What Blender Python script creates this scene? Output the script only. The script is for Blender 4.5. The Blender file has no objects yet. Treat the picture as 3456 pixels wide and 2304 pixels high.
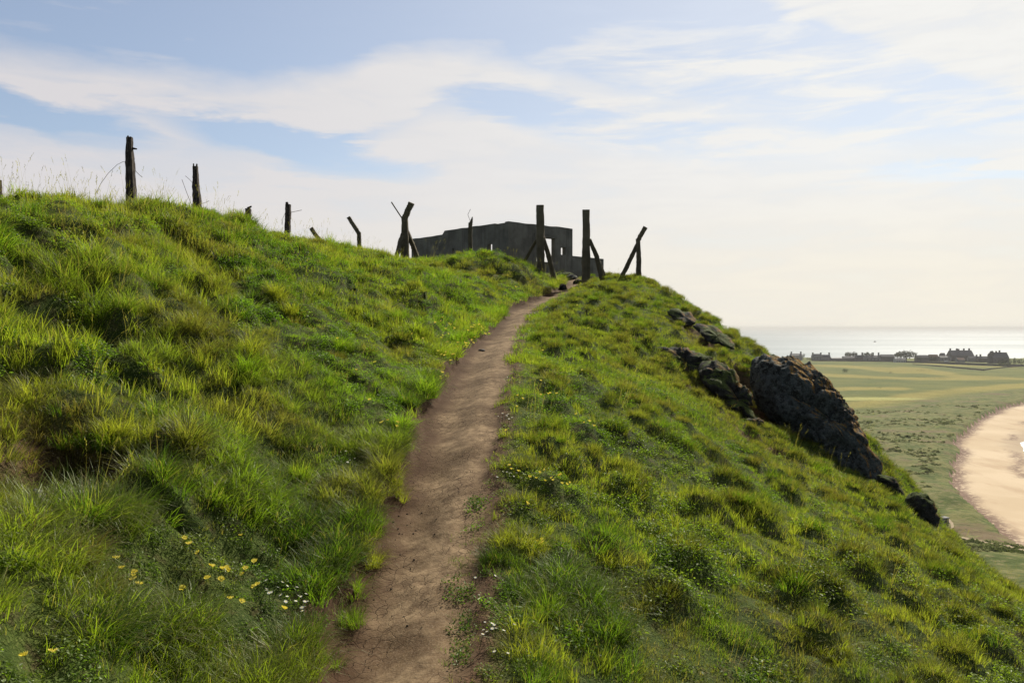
import bpy, math, random
import numpy as np
from mathutils import Vector
R = math.radians
scene = bpy.context.scene
random.seed(7); rng = np.random.default_rng(11)

# ------------------------------------------------------------------ camera
F = 2790.0; CX = 1728.0; CY = 1152.0; VH = 1105.0
PITCH = math.atan((CY - VH) / F)
cam_d = bpy.data.cameras.new('camera'); cam = bpy.data.objects.new('camera', cam_d)
scene.collection.objects.link(cam); scene.camera = cam
cam_d.sensor_width = 36; cam_d.lens = 36 * F / 3456; cam_d.clip_start = .05; cam_d.clip_end = 90000
cam.location = (0, 0, 0); cam.rotation_euler = (math.pi / 2 - PITCH, 0, 0)
scene.render.resolution_x = 1024; scene.render.resolution_y = 682
scene.view_settings.view_transform = 'Standard'; scene.view_settings.look = 'None'
scene.view_settings.exposure = 0.44; scene.view_settings.gamma = 1
scene.render.engine = 'CYCLES'
scene.cycles.max_bounces = 6; scene.cycles.diffuse_bounces = 2; scene.cycles.transmission_bounces = 3
scene.cycles.transparent_max_bounces = 4; scene.cycles.volume_bounces = 0; scene.cycles.sample_clamp_indirect = 4

# ------------------------------------------------------------------ node helpers
class NT:
    def __init__(s, tree): s.t = tree; s.n = tree.nodes; s.l = tree.links
    def node(s, typ, **kw):
        n = s.n.new(typ)
        for k, v in kw.items(): setattr(n, k, v)
        return n
    def put(s, sock, v):
        if isinstance(v, bpy.types.NodeSocket): s.l.new(v, sock)
        elif v is not None: sock.default_value = v
    def m(s, op, a, b=None, c=None, clamp=False):
        n = s.node('ShaderNodeMath', operation=op, use_clamp=clamp)
        s.put(n.inputs[0], a)
        if b is not None: s.put(n.inputs[1], b)
        if c is not None: s.put(n.inputs[2], c)
        return n.outputs[0]
    def ss(s, v, a, b, to0=0., to1=1.):
        n = s.node('ShaderNodeMapRange', interpolation_type='SMOOTHSTEP')
        s.put(n.inputs['Value'], v); s.put(n.inputs['From Min'], a); s.put(n.inputs['From Max'], b)
        s.put(n.inputs['To Min'], to0); s.put(n.inputs['To Max'], to1)
        return n.outputs[0]
    def mix(s, f, a, b, mode='MIX'):
        n = s.node('ShaderNodeMix', data_type='RGBA', blend_type=mode)
        s.put(n.inputs[0], f)
        for i, v in ((6, a), (7, b)):
            if isinstance(v, tuple) and len(v) == 3: v = (*v, 1)
            s.put(n.inputs[i], v)
        return n.outputs[2]
    def noise(s, vec, scale, detail=4, rough=.55, dist=0.):
        n = s.node('ShaderNodeTexNoise'); s.put(n.inputs['Vector'], vec)
        n.inputs['Scale'].default_value = scale; n.inputs['Detail'].default_value = detail
        n.inputs['Roughness'].default_value = rough; n.inputs['Distortion'].default_value = dist
        return n.outputs['Fac']
    def vor(s, vec, scale, feature='F1', out='Distance', rnd=1.):
        n = s.node('ShaderNodeTexVoronoi', feature=feature); s.put(n.inputs['Vector'], vec)
        n.inputs['Scale'].default_value = scale; n.inputs['Randomness'].default_value = rnd
        return n.outputs[out]
    def mapping(s, vec, scale=(1, 1, 1), rot=(0, 0, 0), loc=(0, 0, 0)):
        n = s.node('ShaderNodeMapping'); s.put(n.inputs[0], vec)
        n.inputs['Scale'].default_value = scale; n.inputs['Rotation'].default_value = rot; n.inputs['Location'].default_value = loc
        return n.outputs[0]
    def comb(s, x, y, z):
        n = s.node('ShaderNodeCombineXYZ')
        for i, v in enumerate((x, y, z)): s.put(n.inputs[i], v)
        return n.outputs[0]
    def sep(s, v):
        n = s.node('ShaderNodeSeparateXYZ'); s.put(n.inputs[0], v); return n.outputs
    def attr(s, name, typ='GEOMETRY', out='Fac'):
        n = s.node('ShaderNodeAttribute', attribute_name=name, attribute_type=typ); return n.outputs[out]
    def curve(s, v, pts):
        n = s.node('ShaderNodeFloatCurve'); s.put(n.inputs['Value'], v); c = n.mapping.curves[0]
        c.points[0].location = pts[0]; c.points[-1].location = pts[-1]
        for p in pts[1:-1]: c.points.new(*p)
        n.mapping.update(); return n.outputs[0]

# ------------------------------------------------------------------ world: sky and cirrus
SUN_AZ = R(30); SUN_EL = R(41)      # azimuth to the right of the viewing direction (+y)
world = bpy.data.worlds.new('World'); scene.world = world; world.use_nodes = True
w = NT(world.node_tree); w.n.clear()
tc = w.node('ShaderNodeTexCoord').outputs['Generated']
sx, sy, sz = w.sep(tc)
az = w.m('ARCTAN2', sx, sy); el = w.m('ARCSINE', sz)
sky = w.node('ShaderNodeTexSky', sky_type='NISHITA'); sky.sun_disc = False
sky.sun_elevation = SUN_EL; sky.sun_rotation = SUN_AZ; sky.altitude = 50; sky.air_density = 1.0; sky.dust_density = .45; sky.ozone_density = 2.0
SKY_S = .082
skyc = w.mix(1.0, sky.outputs[0], (SKY_S, SKY_S, SKY_S), 'MULTIPLY')
# everything below works on the direction (azimuth, elevation)
p0 = w.comb(az, el, 0.)
wn = w.noise(w.mapping(p0, (3, 9, 1), (0, 0, R(-14))), 1.6, 5, .6)
wn2 = w.noise(w.mapping(p0, (5, 30, 1), (0, 0, R(-10))), 1.3, 6, .62, .4)
wob = w.m('MULTIPLY', w.m('SUBTRACT', wn, .5), .055)
wob2 = w.m('MULTIPLY', w.m('SUBTRACT', wn2, .5), .06)
elw = w.m('ADD', el, w.m('ADD', wob, wob2))
azn = w.m('ADD', w.m('MULTIPLY', az, 1 / 1.4), .5)          # -.7..+.7 rad -> 0..1
def AE(u2, v2):                                            # direction of a place in the sky (sight line)
    u = u2 * 1.4694; v = v2 * 1.4694
    a = math.atan((u - CX) / F); e = math.atan((VH - v) / F * math.cos(a))
    return a, e
def ecurve(pts):
    P = []
    for a_, b_ in pts:
        a, e = AE(a_, b_); P.append((a / 1.4 + .5, e / .6))
    P = [(0, P[0][1])] + P + [(1, P[-1][1])]
    return w.m('MULTIPLY', w.curve(azn, P), .6)
up = ecurve([(0, 105), (300, 150), (700, 165), (960, 95), (1080, 95), (1300, 150), (1600, 215), (1900, 285), (2230, 375)])
lo = ecurve([(0, 205), (300, 232), (600, 275), (830, 318), (940, 300), (1040, 222), (1120, 205), (1300, 235), (1700, 305), (2230, 400)])
up2 = ecurve([(0, 440), (600, 430), (800, 370), (900, 290), (1010, 250), (1300, 312), (1600, 352), (2000, 405), (2352, 440)])
corner = ecurve([(0, -700), (1200, -300), (1560, -60), (1760, 50), (2050, 175), (2352, 260)])
band = w.m('MULTIPLY', w.ss(w.m('SUBTRACT', up, elw), -.02, .035), w.ss(w.m('SUBTRACT', elw, lo), -.035, .02))
band = w.m('MAXIMUM', band, w.ss(w.m('SUBTRACT', up2, elw), -.045, .03))
cor = w.ss(w.m('SUBTRACT', elw, corner), -.015, .035)
pale = w.ss(elw, .26, .17)                                  # veil towards the horizon
def blob(u2, v2, hw, hh, rot):
    a, e = AE(u2, v2)
    q = w.mapping(w.comb(w.m('SUBTRACT', az, a), w.m('SUBTRACT', w.m('ADD', el, w.m('ADD', w.m('MULTIPLY', wob, .35), wob2)), e), 0.), (1, 1, 1), (0, 0, rot))
    x, y, z = w.sep(q)
    d = w.m('ADD', w.m('POWER', w.m('ABSOLUTE', w.m('DIVIDE', x, hw)), 2.), w.m('POWER', w.m('ABSOLUTE', w.m('DIVIDE', y, hh)), 2.))
    return w.ss(d, 1.6, .1)
puff = blob(330, 320, .10, .035, R(0))
blue = w.m('MAXIMUM', blob(700, 345, .15, .022, R(9)), blob(90, 262, .12, .020, R(8)))
blue = w.m('MAXIMUM', blue, w.m('MULTIPLY', blob(1150, 258, .06, .010, R(7)), .6))
blue = w.m('MAXIMUM', blue, w.m('MULTIPLY', blob(2250, 400, .12, .010, R(5)), .5))
streak = w.ss(wn2, .42, .78)
cl = w.m('MAXIMUM', band, w.m('MULTIPLY', cor, .97))
cl = w.m('MAXIMUM', cl, w.m('MULTIPLY', pale, .92))
cl = w.m('MAXIMUM', cl, w.m('MULTIPLY', puff, .8))
cl = w.m('MAXIMUM', cl, w.m('MULTIPLY', w.m('MULTIPLY', w.ss(az, -.14, .16), w.ss(elw, .40, .30)), w.ss(wn2, .2, .7, .45, .85)))
cl = w.m('MULTIPLY', cl, w.m('SUBTRACT', 1., w.m('MULTIPLY', blue, .78)))
cl = w.m('ADD', w.m('MULTIPLY', cl, w.ss(wn2, .1, .55, .82, 1.)), w.m('MULTIPLY', streak, .42), clamp=True)
cl = w.m('MAXIMUM', cl, w.m('MULTIPLY', w.ss(w.m('ABSOLUTE', az), .9, 1.6), w.m('MULTIPLY', streak, .5)))
right = w.ss(az, -.6, .5)
front = w.ss(w.m('COSINE', az), -.35, .8)                   # clouds away from the sun are dimmer
ccol = w.mix(right, (.68, .66, .68), (.88, .875, .85))
ccol = w.mix(w.ss(el, .20, .03), ccol, w.mix(right, (.76, .72, .68), (.90, .85, .735)))
ccol = w.mix(w.m('MULTIPLY', w.ss(wn2, .62, .38), .16), ccol, (.66, .66, .68))
ccol = w.mix(front, (.22, .25, .31), ccol)
ccol = w.mix(1., ccol, (.765, .765, .765), 'MULTIPLY')
cl = w.m('MAXIMUM', cl, w.ss(az, -.7, .5, .20, .56))
fin = w.mix(cl, skyc, ccol)
bg = w.node('ShaderNodeBackground'); w.put(bg.inputs[0], fin); bg.inputs[1].default_value = 1.0
wo = w.node('ShaderNodeOutputWorld'); w.l.new(bg.outputs[0], wo.inputs[0])

sun_d = bpy.data.lights.new('sun', 'SUN'); sun_d.energy = 5.0; sun_d.angle = R(.5); sun_d.color = (1, .93, .80)
sun = bpy.data.objects.new('sun', sun_d); scene.collection.objects.link(sun)
sd = Vector((math.sin(SUN_AZ) * math.cos(SUN_EL), math.cos(SUN_AZ) * math.cos(SUN_EL), math.sin(SUN_EL)))
sun.rotation_euler = (-sd).to_track_quat('-Z', 'Y').to_euler()

# ------------------------------------------------------------------ object helpers
def tag(o, label=None, cat=None, group=None, kind=None):
    if label: o['label'] = label
    if cat: o['category'] = cat
    if group: o['group'] = group
    if kind: o['kind'] = kind
    return o
def link(o, parent=None):
    scene.collection.objects.link(o)
    if parent is not None: o.parent = parent
    return o
def empty(name, loc, rz=0.):
    o = bpy.data.objects.new(name, None); o.location = loc; o.rotation_euler = (0, 0, rz); o.empty_display_size = .2
    return link(o)
def mesh_obj(name, V, Fc, mats, parent=None, smooth=False, mi=None, loc=None):
    me = bpy.data.meshes.new(name)
    if isinstance(V, np.ndarray): V = V.tolist()
    me.from_pydata(V, [], Fc)
    for m_ in (mats if isinstance(mats, (list, tuple)) else [mats]): me.materials.append(m_)
    if smooth: me.polygons.foreach_set('use_smooth', [True] * len(me.polygons))
    if mi is not None: me.polygons.foreach_set('material_index', mi)
    me.update()
    o = bpy.data.objects.new(name, me)
    if loc is not None: o.location = loc
    return link(o, parent)
def pt(u, v, Y):                       # a point Y metres ahead on the sight line (u, v) of the photograph
    dx = (u - CX) / F; dz = (CY - v) / F
    c, s = math.cos(PITCH), math.sin(PITCH)
    y = c + dz * s; z = -s + dz * c
    k = Y / y
    return np.array((dx * k, Y, z * k))
class MB:
    def __init__(s): s.v = []; s.f = []
    def add(s, V, Fc):
        b = len(s.v); s.v += [tuple(map(float, p)) for p in V]; s.f += [tuple(i + b for i in f) for f in Fc]
    def box(s, c, h, rz=0., top=1.):
        co, si = math.cos(rz), math.sin(rz); V = []
        for dz in (-1, 1):
            k = top if dz > 0 else 1
            for dx, dy in ((-1, -1), (1, -1), (1, 1), (-1, 1)):
                x, y = dx * h[0] * k, dy * h[1] * k; V.append((c[0] + co * x - si * y, c[1] + si * x + co * y, c[2] + dz * h[2]))
        s.add(V, [(3, 2, 1, 0), (4, 5, 6, 7), (0, 1, 5, 4), (1, 2, 6, 5), (2, 3, 7, 6), (3, 0, 4, 7)])
    def build(s, name, mat, parent=None, smooth=False): return mesh_obj(name, s.v, s.f, mat, parent, smooth)

# ------------------------------------------------------------------ numpy noise
def _h(ix, iy, seed):
    n = (ix.astype(np.int64) * 374761393 + iy.astype(np.int64) * 668265263 + seed * 974634777) & 0xffffffff
    n = ((n ^ (n >> 13)) * 1274126177) & 0xffffffff
    n = n ^ (n >> 16)
    return (n & 0xffffff) / float(0xffffff)
def vnoise(x, y, seed=0):
    x = np.asarray(x, float); y = np.asarray(y, float)
    ix = np.floor(x); iy = np.floor(y); fx = x - ix; fy = y - iy
    fx = fx * fx * fx * (fx * (fx * 6 - 15) + 10); fy = fy * fy * fy * (fy * (fy * 6 - 15) + 10)
    a = _h(ix, iy, seed); b = _h(ix + 1, iy, seed); c = _h(ix, iy + 1, seed); d = _h(ix + 1, iy + 1, seed)
    return (a * (1 - fx) + b * fx) * (1 - fy) + (c * (1 - fx) + d * fx) * fy
def fbm(x, y, seed=0, octs=4, g=.5):
    s = 0; a = 1; t = 0
    for o in range(octs):
        s = s + a * vnoise(x * 2**o + 17.3 * o, y * 2**o - 9.1 * o, seed + o); t += a; a *= g
    return s / t
def worley(x, y, seed=0):
    x = np.asarray(x, float); y = np.asarray(y, float)
    ix = np.floor(x); iy = np.floor(y); best = np.full(x.shape, 9.); bid = np.zeros(x.shape)
    for dx in (-1, 0, 1):
        for dy in (-1, 0, 1):
            cx = ix + dx; cy = iy + dy
            px = cx + _h(cx, cy, seed); py = cy + _h(cx, cy, seed + 5)
            d = (x - px)**2 + (y - py)**2; k = d < best
            best = np.where(k, d, best); bid = np.where(k, _h(cx, cy, seed + 9), bid)
    return np.sqrt(best), bid
def sst(v, a, b):
    t = np.clip((v - a) / (b - a), 0, 1); return t * t * (3 - 2 * t)
def pchip(xs, ys, xq):
    xs = np.asarray(xs, float); ys = np.asarray(ys, float)
    h = np.diff(xs); d = np.diff(ys) / h; m = np.zeros(len(xs))
    for i in range(1, len(xs) - 1):
        if d[i - 1] * d[i] > 0:
            w1 = 2 * h[i] + h[i - 1]; w2 = h[i] + 2 * h[i - 1]; m[i] = (w1 + w2) / (w1 / d[i - 1] + w2 / d[i])
    m[0] = d[0]; m[-1] = d[-1]
    xq = np.clip(xq, xs[0], xs[-1]); i = np.clip(np.searchsorted(xs, xq) - 1, 0, len(h) - 1); t = (xq - xs[i]) / h[i]
    return (ys[i] * (1 + 2 * t) * (1 - t)**2 + h[i] * m[i] * t * (1 - t)**2 + ys[i + 1] * t * t * (3 - 2 * t) + h[i] * m[i + 1] * t * t * (t - 1))

# ------------------------------------------------------------------ the headland: cross sections lofted along y
# y: path centre x, path z, path width
PATH = np.array([(-10, -.51, -1.9, .75), (0, -.51, -1.75, .75), (3, -.535, -1.66, .75), (4.5, -.56, -1.5, .73), (6, -.525, -1.2, .72), (8, -.50, -.85, .78),
                 (10, -.44, -.60, .76), (13, -.34, -.35, .76), (16, -.13, -.10, .62), (20, .09, .25, .66), (22, .25, .45, .74), (24, .75, .72, .66),
                 (26, 1.30, 1.02, .62), (29, 2.0, 1.42, .62), (32, 2.35, 1.78, .6), (36, 2.2, 2.12, .6), (60, 2.2, 2.0, .6)])
def path_c(Y): return pchip(PATH[:, 0], PATH[:, 1], Y)
def path_z(Y): return pchip(PATH[:, 0], PATH[:, 2], Y)
def path_w(Y): return pchip(PATH[:, 0], PATH[:, 3], Y)
# y: [far left], crest, shoulder, mid a, mid b | right shoulder, right mid, edge
SEC = [
 (-10, (-6.4, .5), (-5.4, .25), (-3.6, -.5), (-2.0, -1.2), (1.4, -2.3), (3.4, -3.1), (7, -4.9)),
 (3, (-6.2, 1.05), (-5.2, .8), (-3.5, -.15), (-2.0, -.95), (1.4, -2.02), (3.5, -2.75), (7, -4.65)),
 (6, (-6.2, 1.25), (-5.3, 1.08), (-3.6, .25), (-2.0, -.52), (1.5, -1.62), (3.6, -2.42), (7, -4.25)),
 (8, (-6.2, 1.4), (-5.3, 1.2), (-3.6, .42), (-2.0, -.34), (1.5, -1.30), (3.8, -2.32), (7, -4.0)),
 (10, (-6.2, 1.55), (-5.4, 1.36), (-3.6, .55), (-1.9, -.18), (1.6, -1.05), (4.0, -2.22), (6.9, -3.75)),
 (13, (-6.1, 1.74), (-5.3, 1.58), (-3.5, .88), (-1.6, .10), (1.8, -.75), (4.3, -2.05), (7.3, -3.66)),
 (15, (-6.2, 1.82), (-5.3, 1.7), (-3.5, 1.08), (-1.5, .32), (1.9, -.62), (4.5, -1.92), (7.4, -3.5)),
 (16.5, (-6.2, 1.93), (-5.3, 1.8), (-3.4, 1.22), (-1.5, .45), (2.0, -.5), (4.6, -1.72), (7.3, -3.15)),
 (18.2, (-6.1, 1.98), (-5.2, 1.84), (-3.3, 1.38), (-1.4, .62), (2.2, -.18), (4.6, -.88), (6.9, -1.75)),
 (20, (-5.9, 2.06), (-5.0, 1.94), (-3.2, 1.48), (-1.2, .80), (2.3, .10), (4.6, -.42), (6.3, -.92)),
 (22, (-5.7, 2.18), (-4.8, 2.05), (-2.9, 1.6), (-.8, .95), (2.5, .45), (4.8, .02), (6.3, -.52)),
 (24, (-5.4, 2.38), (-4.3, 2.14), (-2.2, 1.70), (-.3, 1.12), (2.8, .85), (4.6, .52), (6.1, -.06)),
 (25.6, (-5.0, 2.42), (-3.8, 2.12), (-1.7, 1.92), (.05, 1.42), (3.0, 1.12), (4.45, .95), (5.6, .5)),
 (27.4, (-4.4, 2.42), (-3.3, 2.10), (-1.1, 2.52), (.3, 2.20), (3.2, 1.40), (4.3, 1.38), (5.2, 1.10)),
 (30, (-4.0, 2.42), (-3.2, 2.16), (-1.2, 2.44), (.5, 2.15), (3.3, 1.72), (4.2, 1.76), (4.85, 1.64)),
 (34, (-5, 2.36), (-3.4, 2.30), (-1.3, 2.34), (.8, 2.2), (3.6, 1.9), (4.6, 1.8), (5.4, 1.6)),
 (40, (-6, 2.4), (-4, 2.35), (-1.3, 2.34), (.8, 2.2), (3.6, 2.1), (4.8, 1.9), (5.8, 1.5)),
 (48, (-6, 2.0), (-4, 2.0), (-1.3, 1.9), (.8, 1.8), (3.6, 1.4), (4.8, 1.0), (5.8, .3)),
 (62, (-6, -8), (-4, -8), (-1.3, -8), (.8, -8), (3.6, -8), (4.8, -9), (5.8, -10)),
 (100, (-6, -48), (-4, -48), (-1.3, -48), (.8, -48), (3.6, -48), (4.8, -48), (5.8, -48)),
]
RY0, RYS, RX0, RXS = -10., .1, -46., .05
RYN, RXN = 1100, 2140
ys = RY0 + RYS * np.arange(RYN); xs = RX0 + RXS * np.arange(RXN)
SY = [s[0] for s in SEC]; K = []
for k in range(1, 8):
    K.append((pchip(SY, [s[k][0] for s in SEC], ys), pchip(SY, [s[k][1] for s in SEC], ys)))
H0 = np.zeros((RYN, RXN))
pc, pz, pw = path_c(ys), path_z(ys), path_w(ys)
bl = sst(ys, 38, 42)                  # the path ends at the ruin
for i, y in enumerate(ys):
    k = [(q[0][i], q[1][i]) for q in K]
    pzz = pz[i] * (1 - bl[i]) + k[3][1] * bl[i]
    e = k[6]
    def lo_(z, d): return max(z - d, -48.)
    X = [-46, -30, -12] + [k[0][0], k[1][0], k[2][0], k[3][0], pc[i] - pw[i] / 2 - .12, pc[i] + pw[i] / 2 + .12, k[4][0], k[5][0], e[0], e[0] + 1.2, e[0] + 4, e[0] + 14, e[0] + 38, 62]
    Z = [lo_(k[0][1], 6), lo_(k[0][1], 1.4), k[0][1] - .05] + [k[0][1], k[1][1], k[2][1], k[3][1], pzz + .13, pzz + .05, k[4][1], k[5][1], e[1], lo_(e[1], 1.0), lo_(e[1], 4.6), lo_(e[1], 19), -48, -49]
    H0[i] = pchip(X, Z, xs)
def blur(A, n, ax):
    for _ in range(n):
        A = (np.roll(A, 1, ax) + 2 * A + np.roll(A, -1, ax)) / 4
    return A
Hs = blur(blur(H0, 8, 1), 8, 0)
H0[8:-8, 8:-8] = Hs[8:-8, 8:-8]
def h_base(x, y):
    fx = np.clip((np.asarray(x) - RX0) / RXS, 0, RXN - 1.001); fy = np.clip((np.asarray(y) - RY0) / RYS, 0, RYN - 1.001)
    ix = fx.astype(int); iy = fy.astype(int); fx = fx - ix; fy = fy - iy
    return (H0[iy, ix] * (1 - fx) + H0[iy, ix + 1] * fx) * (1 - fy) + (H0[iy + 1, ix] * (1 - fx) + H0[iy + 1, ix + 1] * fx) * fy
PITS = []                            # (x, y, radius x, radius y, depth)
def pmask(x, y):                     # signed distance-like: <0 inside the path
    c = path_c(y); wd = path_w(y) / 2
    jag = (fbm(x * 0 + y * 2.2, x * 0 + np.where(x < c, 3., 8.), 3, 3) - .5) * .16 + (vnoise(y * 9, np.where(x < c, 1., 5.), 4) - .5) * .05
    return np.abs(x - c) - (wd + jag)
def tuss(x, y):                      # 0..1, rounded tussocks
    wx = x + .12 * (fbm(x * 2.1, y * 2.1, 60, 2) - .5); wy = y + .12 * (fbm(x * 2.1, y * 2.1, 61, 2) - .5)
    f, idn = worley(wx * 2.3, wy * 1.9, 20)
    f2, id2 = worley(wx * 4.7 + 3, wy * 4.2, 24)
    a = np.clip(1 - (f / (.28 + .3 * idn))**2, 0, 1) * (.35 + .65 * (idn > .35))
    b = np.clip(1 - (f2 / .5)**2, 0, 1) * (.3 + .7 * id2)
    return a, b
NOTCH = []
def hz(x, y):
    x = np.asarray(x, float); y = np.asarray(y, float)
    z = h_base(x, y); d = pmask(x, y); c = path_c(y)
    off = sst(d, .05, .5)             # no lumps on the path
    far = 1 + .35 * sst(y, 10, 20)
    left = sst(c - x, .3, 1.4); rt = 1 - left
    a, b = tuss(x, y)
    amt = sst(fbm(x * .5, y * .5, 33, 2), .25, .5)
    z = z + off * far * ((a * .15 + b * .05) * (.40 + .60 * rt) * amt - .04)
    # bank on the left: larger rolls and scarps
    fl = 1 - .55 * sst(y, 18, 25)
    n1 = fbm(x * .9 + .35 * y, y * .55, 41, 4)
    z = z + left * off * fl * ((n1 - .5) * .72 + (fbm(x * 2.6, y * 2.2, 45, 3) - .5) * .37)
    hol = sst(np.abs(fbm(x * 1.2 - .5 * y, y * .8, 48, 3) - .5), .06, .0)
    z = z - left * off * fl * hol * .30 * sst(y, 3, 5)
    z = z + rt * off * ((fbm(x * .8, y * .8, 51, 4) - .5) * .26 + (fbm(x * 4, y * 4, 53, 2) - .5) * .05) * sst(x, .3, 2.)
    z = z + sst(x, 6, 12) * (fbm(x * .3, y * .3, 55, 4) - .5) * 2.
    for (px, py, rx, ry, dp) in PITS:
        z = z - dp * np.exp(-((x - px) / rx)**4 - ((y - py) / ry)**4)
    for (px, py, rx, dp) in NOTCH:
        z = z - dp * np.exp(-((x - px) / rx)**4) * 1.7 * sst(y - py, -.34, -.04) * (1 - sst(y - py, .0, .40))
    # trench of the path
    tl = .05 + (.07 + .04 * (1 - sst(y, 10, 14))) * (1 - sst(x - c, -.2, .2)) + .03 * (vnoise(y * 1.7, x * 0, 8) - .5)
    act = 1 - sst(y, 33, 36)
    z = z - tl * (1 - sst(d, -.05, np.where(x < c, .035, .09))) * act
    ins = (1 - sst(d, -.12, 0)) * act
    z = z + ins * ((fbm(x * 3, y * 3, 71, 3) - .5) * .03 * (1 - .8 * sst(y, 5, 9)) + (fbm(x * 16, y * 16, 73, 3) - .5) * .012 + (fbm(x * 6.5, y * 6.5, 75, 3) - .5) * .034 * (1 - .97 * sst(y, 4.5, 8)) - .018 * np.exp(-((x - c) / .17)**2))
    return z
def ground(u, v, y0=2.0, y1=60.):    # where the sight line meets the ground
    d = pt(u, v, 1.0); Y = np.arange(y0, y1, .03)
    P = d[None, :] * Y[:, None]
    below = P[:, 2] <= hz(P[:, 0], P[:, 1])
    if not below.any(): return None
    i = int(np.argmax(below)); y = Y[i]
    return np.array((d[0] * y, y, float(hz(np.array([d[0] * y]), np.array([y]))[0])))
def gz(x, y): return float(hz(np.array([float(x)]), np.array([float(y)]))[0])
g0 = ground(205, 1570)
if g0 is not None: PITS.append((g0[0], g0[1] + .10, .24, .36, .42))
g1 = ground(95, 1450)
if g1 is not None: PITS.append((g1[0], g1[1], .20, .16, .12))
g2 = ground(2532, 1330, 12.)
if g2 is not None: PITS.append((g2[0] + .05, g2[1] + .25, .34, .8, .55))
for (u_, v_) in ((2290, 1285), (2400, 1345), (2480, 1400), (2560, 1470), (2390, 1170), (2320, 1110)):
    q_ = ground(u_, v_, 12.)
    if q_ is not None: PITS.append((q_[0], q_[1] + .2, .34, .5, .14))
NOTCH = []
for (u_, v_, rx_, dp_) in ((1480, 892, .35, .16), (1545, 905, .45, .2), (1640, 905, .35, .18), (1735, 930, .4, .2), (1800, 945, .35, .2), (1660, 940, .3, .12), (1840, 985, .5, .1)):
    q_ = ground(u_, v_, 20.)
    if q_ is not None:
        NOTCH.append((q_[0], q_[1], rx_, dp_)); PITS.append((q_[0], q_[1] - .08, rx_ * .8, .13, .10))

# ------------------------------------------------------------------ where the flowers stand
FL = []
def flowers(mesh, name, pts, ox, oy, sc, label, cat, group, size=1.):
    for (a, b) in pts:
        g_ = ground(ox + a * sc, oy + b * sc + 14)
        if g_ is not None: FL.append((mesh, name, g_, label, cat, group, size))
flowers('Y', 'yellow_flower', [(625, 1035), (655, 1080), (685, 1092), (710, 1120), (722, 1135), (720, 1170), (790, 1222), (935, 1150)], 0, 1300, .6404, 'yellow flower in the leftmost short row low on the near left bank', 'flower', 'leftmost yellow flowers of the near bank', 1.35)
flowers('Y', 'yellow_flower', [(957, 890), (1010, 958), (1090, 952), (1300, 885), (1305, 1005), (1328, 1003), (1145, 1040), (1185, 1055), (1160, 1062), (1110, 1065), (1080, 1105), (1130, 1110), (1275, 1045), (1307, 1060), (1355, 1115), (1365, 1122), (1220, 1215), (1222, 1235), (1460, 1278)], 0, 1300, .6404,
        'yellow flower in the near left bank patch around the white daisies', 'flower', 'yellow flowers beside the daisies', 1.35)
flowers('Y', 'yellow_flower', [(175, 1550), (290, 1560)], 0, 1300, .6404, 'yellow flower at the very bottom left corner', 'flower', 'yellow flowers in the bottom left corner', 1.4)
flowers('Y', 'yellow_flower', [(815, 342)], 0, 1300, .6404, 'single orange-yellow flower alone high on the near left bank', 'flower', None, 1.2)
flowers('Y', 'yellow_flower', [(1040, 450), (1055, 460), (1105, 410), (1105, 435), (1155, 460), (1185, 460), (1190, 490), (1205, 495), (1125, 500), (1095, 550), (1100, 570), (1130, 530), (1140, 605), (1300, 510), (1330, 470), (1340, 480), (1350, 465), (1380, 485), (1395, 455), (1400, 490), (1415, 510),
        (1435, 480), (1440, 500), (1450, 525), (1420, 530), (1360, 555), (1350, 560), (1310, 480), (1210, 605), (1230, 635), (1255, 610), (1265, 625), (1275, 610), (1285, 630), (1300, 610), (1300, 640), (1315, 625), (1330, 605), (1325, 580), (1300, 580), (1080, 680), (1130, 690), (1125, 700), (1135, 715),
        (1180, 710), (1190, 705), (1155, 755), (1130, 770)], 1000, 900, .4464, 'small yellow flower in the dense patch on the left edge where the path bends away', 'flower', 'dense yellow flowers at the path bend', 1.05)
flowers('Y', 'yellow_flower', [(1085, 855), (1085, 880), (1085, 900)], 1000, 900, .4464, 'yellow flower in the short column on the left path edge', 'flower', 'column of yellow flowers by the path', 1.2)
flowers('Y', 'yellow_flower', [(715, 1220), (735, 1240), (730, 1260), (680, 1235)], 1000, 900, .4464, 'large yellow flower in the tight clump overhanging the left path edge', 'flower', 'yellow clump on the left path edge', 1.4)
flowers('Y', 'yellow_flower', [(870, 550), (940, 590), (615, 770), (580, 1065), (465, 880), (330, 600)], 1000, 900, .4464, 'lone yellow flower scattered on the middle of the left bank', 'flower', 'scattered yellow flowers of the left bank', 1.1)
flowers('Y', 'yellow_flower', [(1650, 150), (1655, 160), (1670, 155), (1380, 240), (1700, 260)], 1000, 900, .4464, 'tiny yellow flower on the mound before the gateposts', 'flower', 'yellow flowers on the far mound', 1.)
flowers('Y', 'yellow_flower', [(1870, 665), (1840, 915), (2155, 815), (1820, 1010), (1890, 1015), (1915, 1020), (1955, 1010), (1710, 1020), (1685, 1045), (1655, 1110), (1595, 1300), (2140, 1170), (2200, 1230), (2220, 1260), (2205, 1240), (1580, 1560), (2220, 475), (2130, 300)], 1000, 900, .4464,
        'yellow flower dotted on the upper right slope beside the path', 'flower', 'yellow flowers of the upper right slope', 1.)
flowers('Y', 'yellow_flower', [(1560, 30), (1610, 50), (1645, 78), (1720, 62), (1735, 125), (1790, 147), (1825, 38), (1858, 122), (1890, 62), (1900, 70), (1895, 102), (1938, 125), (1930, 155), (1932, 165), (1640, 288), (1650, 295), (1760, 545), (1790, 550), (1775, 580), (1795, 585)], 1000, 1600, .4677,
        'yellow flower in the near patch right of the path', 'flower', 'yellow flowers near right of the path', .95)
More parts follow.
